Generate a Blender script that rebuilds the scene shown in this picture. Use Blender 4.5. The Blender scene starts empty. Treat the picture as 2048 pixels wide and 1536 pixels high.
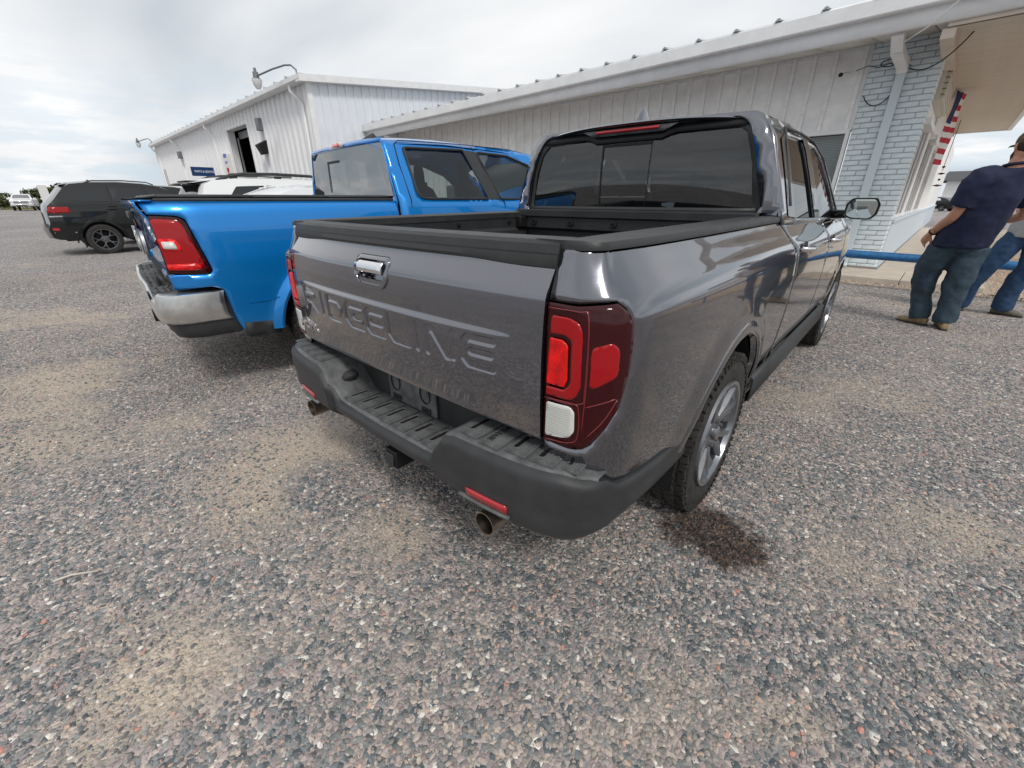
import bpy, math, random
import numpy as np
from mathutils import Vector, Matrix, Euler
from mathutils.geometry import delaunay_2d_cdt
random.seed(7); RNG = np.random.RandomState(7)
SC = bpy.context.scene; COL = SC.collection
R = math.radians
# ---------------------------------------------------------------- camera, sky, sun, exposure
cam = bpy.data.cameras.new('camera'); camo = bpy.data.objects.new('camera', cam); COL.objects.link(camo)
camo.location = (1.3857, -0.7257, 1.3327)
camo.rotation_euler = Euler((R(90 - 23.73), R(0.04), R(41.85)), 'XYZ')
cam.sensor_width = 36; cam.lens = 36 * 841.41 / 2048; cam.clip_start = .02; cam.clip_end = 3000
SC.camera = camo
SUN_EL, SUN_AZ = 48, 118          # azimuth measured clockwise from +y
world = bpy.data.worlds.new('World'); SC.world = world; world.use_nodes = True
def build_world():
    nt = world.node_tree; N = nt.nodes; L = nt.links; N.clear()
    out = N.new('ShaderNodeOutputWorld'); bg = N.new('ShaderNodeBackground'); bg.inputs[1].default_value = .1
    sky = N.new('ShaderNodeTexSky'); sky.sky_type = 'NISHITA'; sky.sun_disc = False
    sky.sun_elevation = R(SUN_EL); sky.sun_rotation = R(SUN_AZ); sky.air_density = 1.2; sky.dust_density = 1.5
    tc = N.new('ShaderNodeTexCoord'); sep = N.new('ShaderNodeSeparateXYZ'); L.new(tc.outputs['Generated'], sep.inputs[0])
    def math_(op, a, b=None, c=None):
        m = N.new('ShaderNodeMath'); m.operation = op
        for i, v in enumerate((a, b, c)):
            if v is None: continue
            if isinstance(v, (int, float)): m.inputs[i].default_value = v
            else: L.new(v, m.inputs[i])
        return m.outputs[0]
    z = math_('MAXIMUM', sep.outputs[2], 0.0)
    d = math_('ADD', z, .11)
    px = math_('DIVIDE', sep.outputs[0], d); py = math_('DIVIDE', sep.outputs[1], d)
    comb = N.new('ShaderNodeCombineXYZ'); L.new(px, comb.inputs[0]); L.new(py, comb.inputs[1])
    mp = N.new('ShaderNodeMapping'); mp.inputs['Rotation'].default_value = (0, 0, R(-25)); mp.inputs['Scale'].default_value = (.5, 1.1, 1)
    L.new(comb.outputs[0], mp.inputs[0])
    n1 = N.new('ShaderNodeTexNoise'); n1.inputs['Scale'].default_value = .55; n1.inputs['Detail'].default_value = 7; n1.inputs['Roughness'].default_value = .42; n1.inputs['Distortion'].default_value = .6
    L.new(mp.outputs[0], n1.inputs[0])
    n2 = N.new('ShaderNodeTexNoise'); n2.inputs['Scale'].default_value = 1.3; n2.inputs['Detail'].default_value = 6; n2.inputs['Roughness'].default_value = .45
    L.new(mp.outputs[0], n2.inputs[0])
    r1 = N.new('ShaderNodeValToRGB'); L.new(n1.outputs[0], r1.inputs[0])     # cloud tone
    cr = r1.color_ramp; cr.elements[0].position = .36; cr.elements[0].color = (5.9, 6.35, 6.8, 1)
    cr.elements[1].position = .62; cr.elements[1].color = (9.4, 9.4, 9.4, 1)
    e = cr.elements.new(.5); e.color = (8.3, 8.45, 8.6, 1)
    r2 = N.new('ShaderNodeValToRGB'); L.new(n2.outputs[0], r2.inputs[0])
    r2.color_ramp.elements[0].position = .35; r2.color_ramp.elements[0].color = (.88, .90, .92, 1); r2.color_ramp.elements[1].position = .66; r2.color_ramp.elements[1].color = (1.03, 1.03, 1.03, 1)
    mul = N.new('ShaderNodeMixRGB'); mul.blend_type = 'MULTIPLY'; mul.inputs[0].default_value = 1
    L.new(r1.outputs[0], mul.inputs[1]); L.new(r2.outputs[0], mul.inputs[2])
    # low clouds: cumulus with blue gaps near the horizon
    n3 = N.new('ShaderNodeTexNoise'); n3.inputs['Scale'].default_value = 7; n3.inputs['Detail'].default_value = 9; n3.inputs['Roughness'].default_value = .58
    mp3 = N.new('ShaderNodeMapping'); mp3.inputs['Scale'].default_value = (1, 1, 5.5); L.new(tc.outputs['Generated'], mp3.inputs[0]); L.new(mp3.outputs[0], n3.inputs[0])
    r3 = N.new('ShaderNodeValToRGB'); L.new(n3.outputs[0], r3.inputs[0])
    r3.color_ramp.elements[0].position = .44; r3.color_ramp.elements[0].color = (1, 1, 1, 1); r3.color_ramp.elements[1].position = .56; r3.color_ramp.elements[1].color = (0, 0, 0, 1)
    low = N.new('ShaderNodeMapRange'); L.new(sep.outputs[2], low.inputs[0]); low.inputs[1].default_value = .24; low.inputs[2].default_value = .05; low.inputs[3].default_value = 0; low.inputs[4].default_value = .6
    fac = math_('MULTIPLY', low.outputs[0], r3.outputs[0])
    hb = N.new('ShaderNodeMixRGB'); hb.blend_type = 'MIX'; L.new(fac, hb.inputs[0]); L.new(mul.outputs[0], hb.inputs[1])
    skyb = N.new('ShaderNodeMixRGB'); skyb.blend_type = 'MIX'; skyb.inputs[0].default_value = .85; L.new(sky.outputs[0], skyb.inputs[1]); skyb.inputs[2].default_value = (6.0, 7.3, 8.5, 1)
    L.new(skyb.outputs[0], hb.inputs[2])
    L.new(hb.outputs[0], bg.inputs[0]); L.new(bg.outputs[0], out.inputs[0])
build_world()
sun = bpy.data.lights.new('sun', 'SUN'); sun.energy = 1.5; sun.angle = R(11); sun.color = (1, .96, .9)
suno = bpy.data.objects.new('sun', sun); COL.objects.link(suno)
sd = Vector((math.sin(R(SUN_AZ)) * math.cos(R(SUN_EL)), math.cos(R(SUN_AZ)) * math.cos(R(SUN_EL)), math.sin(R(SUN_EL))))
suno.rotation_euler = sd.to_track_quat('Z', 'Y').to_euler()
SC.view_settings.view_transform = 'Standard'; SC.view_settings.look = 'None'; SC.view_settings.gamma = 1
SC.view_settings.exposure = 0.1; SC.view_settings.use_curve_mapping = False
try: SC.cycles.max_bounces = 8; SC.cycles.transparent_max_bounces = 12
except Exception: pass

# ---------------------------------------------------------------- materials
MATS = {}
def mat(name, col=(.5, .5, .5), rough=.5, metal=0., coat=0., coatr=.03, spec=.5, var=0., vscale=8, bump=0., bscale=60, alpha=1., trans=0., ior=1.45, emit=None, es=1., var2=None, detail=5, rvar=0.):
    m = bpy.data.materials.new(name); m.use_nodes = True; nt = m.node_tree; N = nt.nodes; L = nt.links
    b = N['Principled BSDF']; MATS[name] = m
    b.inputs['Base Color'].default_value = (*col, 1); b.inputs['Roughness'].default_value = rough; b.inputs['Metallic'].default_value = metal
    b.inputs['Coat Weight'].default_value = coat; b.inputs['Coat Roughness'].default_value = coatr; b.inputs['Specular IOR Level'].default_value = spec
    b.inputs['Alpha'].default_value = alpha; b.inputs['Transmission Weight'].default_value = trans; b.inputs['IOR'].default_value = ior
    if emit: b.inputs['Emission Color'].default_value = (*emit, 1); b.inputs['Emission Strength'].default_value = es
    if var or rvar:
        tc = N.new('ShaderNodeTexCoord'); n = N.new('ShaderNodeTexNoise'); n.inputs['Scale'].default_value = vscale; n.inputs['Detail'].default_value = detail; n.inputs['Roughness'].default_value = .65
        L.new(tc.outputs['Object'], n.inputs[0])
        if var:
            r = N.new('ShaderNodeValToRGB'); L.new(n.outputs[0], r.inputs[0]); r.color_ramp.elements[0].position = .32; r.color_ramp.elements[1].position = .68
            c2 = var2 or tuple(min(1, c * (1 + var)) for c in col)
            r.color_ramp.elements[0].color = (*[c * (1 - var) for c in col], 1); r.color_ramp.elements[1].color = (*c2, 1)
            L.new(r.outputs[0], b.inputs['Base Color'])
        if rvar:
            mr = N.new('ShaderNodeMapRange'); L.new(n.outputs[0], mr.inputs[0]); mr.inputs[1].default_value = .3; mr.inputs[2].default_value = .7
            mr.inputs[3].default_value = max(.02, rough - rvar); mr.inputs[4].default_value = min(1, rough + rvar); L.new(mr.outputs[0], b.inputs['Roughness'])
    if bump:
        tc2 = N.new('ShaderNodeTexCoord'); n2 = N.new('ShaderNodeTexNoise'); n2.inputs['Scale'].default_value = bscale; n2.inputs['Detail'].default_value = 4
        L.new(tc2.outputs['Object'], n2.inputs[0]); bp = N.new('ShaderNodeBump'); bp.inputs['Strength'].default_value = bump; bp.inputs['Distance'].default_value = .002
        L.new(n2.outputs[0], bp.inputs['Height']); L.new(bp.outputs[0], b.inputs['Normal'])
    return m
def paint(name, col, metal=.35, rough=.38, flake=.12, dirt=0.):
    m = mat(name, col, rough, metal, coat=1., coatr=.025, var=flake, vscale=420, detail=1)
    nt = m.node_tree; N = nt.nodes; L = nt.links; b = N['Principled BSDF']
    tc = N.new('ShaderNodeTexCoord'); n = N.new('ShaderNodeTexNoise'); n.inputs['Scale'].default_value = 2.2; n.inputs['Detail'].default_value = 2
    L.new(tc.outputs['Object'], n.inputs[0]); bp = N.new('ShaderNodeBump'); bp.inputs['Strength'].default_value = .12; bp.inputs['Distance'].default_value = .01
    L.new(n.outputs[0], bp.inputs['Height']); L.new(bp.outputs[0], b.inputs['Coat Normal'])
    if dirt:
        sp = N.new('ShaderNodeSeparateXYZ'); L.new(tc.outputs['Object'], sp.inputs[0])
        mr = N.new('ShaderNodeMapRange'); L.new(sp.outputs[2], mr.inputs[0]); mr.inputs[1].default_value = .95; mr.inputs[2].default_value = .5; mr.inputs[3].default_value = .05; mr.inputs[4].default_value = .45
        n3 = N.new('ShaderNodeTexNoise'); n3.inputs['Scale'].default_value = 45; n3.inputs['Detail'].default_value = 8; L.new(tc.outputs['Object'], n3.inputs[0])
        mm = N.new('ShaderNodeMath'); mm.operation = 'MULTIPLY'; L.new(mr.outputs[0], mm.inputs[0]); L.new(n3.outputs[0], mm.inputs[1])
        old = b.inputs['Base Color'].links[0].from_socket; mx = N.new('ShaderNodeMixRGB'); L.new(mm.outputs[0], mx.inputs[0]); L.new(old, mx.inputs[1]); mx.inputs[2].default_value = (.14, .13, .12, 1); L.new(mx.outputs[0], b.inputs['Base Color'])
        m2 = N.new('ShaderNodeMath'); m2.operation = 'MULTIPLY_ADD'; L.new(mm.outputs[0], m2.inputs[0]); m2.inputs[1].default_value = .5 * dirt; m2.inputs[2].default_value = .03; L.new(m2.outputs[0], b.inputs['Coat Roughness'])
    return m
def glassy(name, tint, tfac, ior=1.5, rough=.01, spec=1.):
    """thin tinted pane: mirror reflection over tinted see-through"""
    m = bpy.data.materials.new(name); m.use_nodes = True; nt = m.node_tree; N = nt.nodes; L = nt.links; N.clear(); MATS[name] = m
    out = N.new('ShaderNodeOutputMaterial'); tr = N.new('ShaderNodeBsdfTransparent'); tr.inputs[0].default_value = (*tint, 1)
    df = N.new('ShaderNodeBsdfDiffuse'); df.inputs[0].default_value = (.012, .014, .016, 1)
    m1 = N.new('ShaderNodeMixShader'); m1.inputs[0].default_value = tfac; L.new(df.outputs[0], m1.inputs[1]); L.new(tr.outputs[0], m1.inputs[2])
    gl = N.new('ShaderNodeBsdfGlossy'); gl.inputs['Roughness'].default_value = rough; fr = N.new('ShaderNodeFresnel'); fr.inputs[0].default_value = ior
    m2 = N.new('ShaderNodeMixShader'); L.new(fr.outputs[0], m2.inputs[0]); L.new(m1.outputs[0], m2.inputs[1]); L.new(gl.outputs[0], m2.inputs[2]); L.new(m2.outputs[0], out.inputs[0])
    return m
PG = paint('gunmetal_paint', (.090, .092, .116), .94, .18, .08, .12)
PG.node_tree.nodes['Principled BSDF'].inputs['Coat IOR'].default_value = 2.15
PB = paint('blue_paint', (.0, .225, .66), .5, .36, .05)
PK = paint('black_paint', (.006, .007, .007), 0, .4, .1)
PK.node_tree.nodes['Principled BSDF'].inputs['Coat Weight'].default_value = .8; PK.node_tree.nodes['Principled BSDF'].inputs['Specular IOR Level'].default_value = .25
PW = paint('white_paint', (.80, .80, .80), 0, .4, .02)
PLA = mat('black_plastic', (.030, .031, .032), .48, var=.25, vscale=9, bump=.25, bscale=700, rvar=.1)
PLD = mat('bumper_plastic', (.034, .035, .037), .5, var=.3, vscale=6, bump=.25, bscale=800, rvar=.08)
PAD = mat('step_plastic', (.11, .114, .116), .55, var=.45, vscale=14, bump=.3, bscale=500)
BLK = mat('dark_black', (.006, .006, .007), .6)
LIN = mat('bed_liner', (.022, .023, .025), .62, var=.3, vscale=5, bump=.3, bscale=500)
RUB = mat('tyre_rubber', (.022, .021, .021), .78, var=.5, vscale=25, bump=.4, bscale=300, var2=(.05, .045, .04))
RIM = mat('rim_alloy', (.24, .25, .27), .3, .85, coat=.5, var=.12, vscale=20)
RIMD = mat('rim_dark', (.17, .175, .185), .32, .7, coat=.4)
CHR = mat('chrome', (.75, .75, .76), .12, 1., var=.1, vscale=3, rvar=.06)
CHS = mat('chrome_satin', (.72, .72, .70), .36, 1., var=.12, vscale=12, rvar=.08)
STL = mat('exhaust_steel', (.36, .31, .25), .33, 1., var=.3, vscale=30)
LRED = mat('lamp_red', (.34, .001, .004), .10, coat=.5, coatr=.01, spec=.3)
LBRT = mat('lamp_bright_red', (.74, .004, .004), .10, coat=.4, spec=.3, var=.35, vscale=22, bump=1., bscale=70)
LRDG = mat('lamp_ridge_red', (.16, .003, .007), .2, coat=1.)
GLB = glassy('shop_clear_glass', (.86, .88, .88), .95, 1.5)
LDRK = mat('lamp_dark_red', (.035, .0006, .002), .10, coat=.45, coatr=.01, spec=.2)
LWHT = mat('lamp_white', (.66, .66, .63), .15, coat=1.)
REFL = mat('reflector_red', (.42, .01, .015), .2, coat=1., var=.2, vscale=500)
GLT = glassy('tinted_glass', (.52, .54, .57), .74, 1.85)
GLM = glassy('mirror_tint_glass', (.45, .5, .5), .35, 4.6)
GLC = glassy('clear_glass', (.80, .92, .88), .95, 1.5)
GLO = glassy('dark_glass', (.1, .1, .1), .15, 1.75)
GLU = glassy('door_glass', (.62, .66, .66), .9, 1.7)
GLW = glassy('shop_glass', (.55, .6, .6), .55, 2.4)
SEAT = mat('seat_fabric', (.02, .022, .028), .8)
MIRR = mat('mirror_face', (.42, .46, .46), .02, 1.)
WHT = mat('white_metal', (.80, .80, .81), .5, var=.06, vscale=1.5, bump=.05, bscale=8, rvar=.1)
WHG = mat('white_siding', (.86, .855, .845), .6, var=.1, vscale=2.5, bump=.2, bscale=90)
WHB = mat('white_gable_metal', (.74, .77, .82), .45, var=.05, vscale=1.5)
TRIM = mat('white_trim', (.80, .80, .80), .45, var=.06, vscale=3)
SOFF = mat('soffit_white', (.62, .60, .57), .7, var=.08, vscale=3)
CANO = mat('canopy_cream', (.60, .52, .44), .7, var=.06, vscale=3)
BRK = mat('painted_brick', (.70, .77, .80), .65, var=.10, vscale=7, bump=.6, bscale=90)
MORT = mat('mortar', (.40, .45, .48), .9, bump=.4, bscale=120)
STUC = mat('painted_stucco', (.58, .64, .70), .8, var=.1, vscale=20, bump=1., bscale=120)
RFM = mat('roof_metal', (.55, .56, .57), .45, .3, var=.1, vscale=2)
BLUP = mat('blue_pipe_paint', (.02, .135, .33), .38, var=.3, vscale=12, coat=.2)
SGN = mat('sign_blue', (.004, .035, .13), .35)
WTX = mat('sign_white', (.78, .78, .78), .5)
CONC = mat('concrete', (.56, .49, .41), .85, var=.12, vscale=3, bump=.5, bscale=120)
RED = mat('flag_red', (.45, .01, .03), .7)
NAVY = mat('flag_navy', (.01, .02, .09), .7)
FLW = mat('flag_white', (.75, .74, .72), .7)
SKIN = mat('skin', (.50, .25, .16), .5, var=.12, vscale=30)
SHIRT = mat('navy_shirt', (.010, .014, .045), .8, var=.15, vscale=10, bump=.3, bscale=500)
SHRG = mat('grey_shirt', (.36, .36, .36), .85, var=.1, vscale=10)
JEAN = mat('teal_jeans', (.032, .055, .078), .85, var=.22, vscale=16, bump=.4, bscale=400)
JEANB = mat('blue_jeans', (.022, .055, .12), .85, var=.22, vscale=16, bump=.4, bscale=400)
BOOT = mat('tan_boot', (.33, .24, .14), .7, var=.2, vscale=20)
BOOTG = mat('grey_boot', (.14, .13, .10), .7, var=.2, vscale=20)
HAIR = mat('hair', (.03, .018, .01), .7)
CAPM = mat('camo_cap', (.09, .075, .04), .8, var=.6, vscale=25)
INK = mat('tattoo_ink', (.05, .05, .06), .6)
CAB = mat('cable', (.02, .02, .025), .5)
LMPG = mat('lamp_grey', (.2, .21, .22), .5, .5)
LMPC = mat('lamp_lens', (.7, .7, .68), .2, alpha=.8)

# ---------------------------------------------------------------- builders
def link(o, parent=None):
    COL.objects.link(o)
    if parent is not None: o.parent = parent
    return o
def tag(o, label=None, cat=None, group=None, kind=None):
    if label: o['label'] = label
    if cat: o['category'] = cat
    if group: o['group'] = group
    if kind: o['kind'] = kind
    return o
def empty(name, loc=(0, 0, 0), rz=0, label=None, cat=None, group=None):
    o = bpy.data.objects.new(name, None); o.location = loc; o.rotation_euler = (0, 0, rz); o.empty_display_size = .1
    link(o); return tag(o, label, cat, group)
class MB:
    def __init__(s): s.v = []; s.f = []; s.mi = []
    def add(s, vs, fs, mi=0):
        b = len(s.v); s.v += [tuple(float(c) for c in p) for p in vs]; s.f += [tuple(i + b for i in f) for f in fs]; s.mi += [mi] * len(fs); return s
    def box(s, c, d, M=None, mi=0, taper=1.):
        x, y, z = d[0] / 2, d[1] / 2, d[2] / 2
        vs = [Vector((i * x * (taper if k > 0 else 1), j * y * (taper if k > 0 else 1), k * z)) for k in (-1, 1) for j in (-1, 1) for i in (-1, 1)]
        if M is not None: vs = [M @ v for v in vs]
        vs = [v + Vector(c) for v in vs]
        return s.add(vs, [(0, 2, 3, 1), (4, 5, 7, 6), (0, 1, 5, 4), (2, 6, 7, 3), (0, 4, 6, 2), (1, 3, 7, 5)], mi)
    def b2(s, a, b, mi=0):
        a, b = Vector(a), Vector(b); return s.box((a + b) / 2, [abs(t) for t in (b - a)], mi=mi)
    def prism(s, poly, fn0, fn1, mi=0):
        n = len(poly); vs = [fn0(*p) for p in poly] + [fn1(*p) for p in poly]
        return s.add(vs, [tuple(range(n - 1, -1, -1)), tuple(range(n, 2 * n))] + [(i, (i + 1) % n, n + (i + 1) % n, n + i) for i in range(n)], mi)
    def tube(s, path, r, n=10, cap=True, mi=0):
        P = [Vector(p) for p in path]; rs = r if isinstance(r, (list, tuple)) else [r] * len(P)
        vs = []; up = None
        for i, p in enumerate(P):
            t = (P[min(i + 1, len(P) - 1)] - P[max(i - 1, 0)]).normalized()
            if up is None: up = t.orthogonal().normalized()
            else: up = (up - t * up.dot(t)).normalized()
            w = t.cross(up)
            for k in range(n):
                a = 2 * math.pi * k / n; rr = rs[i]
                if isinstance(rr, (tuple, list)): vs.append(p + up * math.cos(a) * rr[0] + w * math.sin(a) * rr[1])
                else: vs.append(p + (up * math.cos(a) + w * math.sin(a)) * rr)
        fs = [(i * n + k, i * n + (k + 1) % n, (i + 1) * n + (k + 1) % n, (i + 1) * n + k) for i in range(len(P) - 1) for k in range(n)]
        if cap: fs += [tuple(range(n - 1, -1, -1)), tuple(range((len(P) - 1) * n, len(P) * n))]
        return s.add(vs, fs, mi)
    def lathe(s, prof, n=48, M=None, mi=0, closed=False):
        """prof: (axial, radius) pairs; axis is +x"""
        vs = []
        for a, r in prof:
            for k in range(n):
                t = 2 * math.pi * k / n; v = Vector((a, r * math.cos(t), r * math.sin(t))); vs.append(M @ v if M is not None else v)
        m = len(prof); fs = [(i * n + k, i * n + (k + 1) % n, ((i + 1) % m) * n + (k + 1) % n, ((i + 1) % m) * n + k) for i in range(m if closed else m - 1) for k in range(n)]
        return s.add(vs, fs, mi)
    def grid(s, fn, us, vs_, mi=0):
        nu, nv = len(us), len(vs_); pts = [fn(u, v) for v in vs_ for u in us]
        return s.add(pts, [(j * nu + i, j * nu + i + 1, (j + 1) * nu + i + 1, (j + 1) * nu + i) for j in range(nv - 1) for i in range(nu - 1)], mi)
    def panel(s, outline, fn, sp=.04, holes=(), mi=0, extra=()):
        """flat outline filled with an even net of points, then bent into place by fn(u, v)"""
        def res(o):
            out = []
            for i in range(len(o)):
                a = np.array(o[i], float); b = np.array(o[(i + 1) % len(o)], float); k = max(1, int(np.ceil(np.linalg.norm(b - a) / sp)))
                out += [tuple(a + (b - a) * t / k) for t in range(k)]
            return out
        loops = [res(outline)] + [res(h) for h in holes]
        P = []; E = []
        for l in loops:
            b = len(P); P += l; E += [(b + i, b + (i + 1) % len(l)) for i in range(len(l))]
        def inside(X, l):
            l = np.array(l); x, y = X[:, 0], X[:, 1]; c = np.zeros(len(X), bool)
            x1, y1 = l[:, 0], l[:, 1]; x2, y2 = np.roll(x1, -1), np.roll(y1, -1)
            for a, b_, c_, d in zip(x1, y1, x2, y2):
                if b_ == d: continue
                c ^= ((b_ > y) != (d > y)) & (x < (c_ - a) * (y - b_) / (d - b_) + a)
            return c
        A = np.array(loops[0]); lo, hi = A.min(0), A.max(0)
        gx, gy = np.meshgrid(np.arange(lo[0] + sp / 2, hi[0], sp), np.arange(lo[1] + sp / 2, hi[1], sp)); G = np.c_[gx.ravel(), gy.ravel()]
        if len(G):
            k = inside(G, loops[0])
            for h in loops[1:]: k &= ~inside(G, h)
            G = G[k]
            B = np.array(P)
            if len(G):
                dm = np.sqrt(((G[:, None] - B[None]) ** 2).sum(-1)).min(1); G = G[dm > sp * .45]
        pts = [Vector(p) for p in P] + [Vector(p) for p in G]
        vo, eo, fo, *_ = delaunay_2d_cdt(pts, E, [], 0, 1e-6)
        V = np.array([tuple(v) for v in vo]); F = [f for f in fo if len(f) >= 3]
        Cc = np.array([V[list(f)].mean(0) for f in F]); k = inside(Cc, loops[0])
        for h in loops[1:]: k &= ~inside(Cc, h)
        return s.add([fn(*v) for v in V], [f for f, kk in zip(F, k) if kk], mi)
    def build(s, name, m, parent=None, ang=35, weld=0., bevel=0., solid=0., off=-1, seg=2, smooth=True, loc=None, flip=False, sub=0):
        me = bpy.data.meshes.new(name); me.from_pydata(s.v, [], s.f)
        for mm in (m if isinstance(m, (list, tuple)) else [m]): me.materials.append(mm)
        if any(s.mi): me.polygons.foreach_set('material_index', s.mi)
        if weld:
            import bmesh
            bm = bmesh.new(); bm.from_mesh(me); bmesh.ops.remove_doubles(bm, verts=bm.verts, dist=weld); bmesh.ops.recalc_face_normals(bm, faces=bm.faces)
            if sum(f.normal.x * (1 if f.calc_center_median().x > 0 else -1) * f.calc_area() for f in bm.faces) < 0: bmesh.ops.reverse_faces(bm, faces=bm.faces)
            bm.to_mesh(me); bm.free(); flip = False
        if flip: me.flip_normals()
        if smooth:
            me.shade_smooth()
            if ang < 180: me.set_sharp_from_angle(angle=R(ang))
        me.validate(); o = bpy.data.objects.new(name, me); link(o, parent)
        if loc: o.location = loc
        if solid:
            q = o.modifiers.new('s', 'SOLIDIFY'); q.thickness = solid; q.offset = off
        if bevel:
            q = o.modifiers.new('b', 'BEVEL'); q.width = bevel; q.segments = seg; q.limit_method = 'ANGLE'; q.angle_limit = R(40)
        if sub:
            q = o.modifiers.new('u', 'SUBSURF'); q.levels = q.render_levels = sub
        return o
def shared(name, me, parent, loc=(0, 0, 0), rot=(0, 0, 0), scale=(1, 1, 1)):
    o = bpy.data.objects.new(name, me); link(o, parent); o.location = loc; o.rotation_euler = rot; o.scale = scale; return o
def rnd(poly, r, n=5):
    out = []; m = len(poly)
    for i in range(m):
        a, b, c = [np.array(poly[j % m], float) for j in (i - 1, i, i + 1)]
        rr = r[i] if isinstance(r, (list, tuple)) else r
        d1, d2 = a - b, c - b; l1, l2 = np.linalg.norm(d1), np.linalg.norm(d2); q = min(rr, l1 * .45, l2 * .45)
        if q < 1e-4: out.append(tuple(b)); continue
        p, s_ = b + d1 / l1 * q, b + d2 / l2 * q
        for k in range(n + 1):
            t = k / n; out.append(tuple((1 - t) ** 2 * p + 2 * t * (1 - t) * b + t * t * s_))
    return out
def text(body, size, ext, M, m, name, parent, align='CENTER', bevel=0., sx=1.):
    cu = bpy.data.curves.new(name, 'FONT'); cu.body = body; cu.size = size; cu.extrude = ext; cu.align_x = align; cu.align_y = 'CENTER'; cu.bevel_depth = bevel; cu.resolution_u = 3
    t = bpy.data.objects.new(name + '_t', cu); COL.objects.link(t); dg = bpy.context.evaluated_depsgraph_get(); me = bpy.data.meshes.new_from_object(t.evaluated_get(dg))
    bpy.data.objects.remove(t); me.materials.clear(); me.materials.append(m); me.transform(M @ Matrix.Diagonal((sx, 1, 1, 1)))
    o = bpy.data.objects.new(name, me); return link(o, parent)
def frame(o, x, y):
    """matrix whose local x and y axes point along x, y and origin at o"""
    x = Vector(x).normalized(); y = Vector(y).normalized(); z = x.cross(y).normalized(); y = z.cross(x)
    return Matrix(((x.x, y.x, z.x, o[0]), (x.y, y.y, z.y, o[1]), (x.z, y.z, z.z, o[2]), (0, 0, 0, 1)))
def lerp(x, a, b): return float(np.interp(x, a, b))
def crspline(P, n=10):
    P = np.array(P, float); Q = np.vstack([2 * P[0] - P[1], P, 2 * P[-1] - P[-2]]); out = []
    for i in range(1, len(Q) - 2):
        a, b, c, d = Q[i - 1:i + 3]
        for k in range(n):
            t = k / n; out.append(.5 * (2 * b + (c - a) * t + (2 * a - 5 * b + 4 * c - d) * t * t + (3 * b - a - 3 * c + d) * t ** 3))
    out.append(P[-1]); return np.array(out)
def smooth(t): t = min(1, max(0, t)); return t * t * (3 - 2 * t)
def arc(cy, cz, r, a0, a1, n=18): return [(cy + r * math.cos(R(a0 + (a1 - a0) * i / n)), cz + r * math.sin(R(a0 + (a1 - a0) * i / n))) for i in range(n + 1)]

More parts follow.
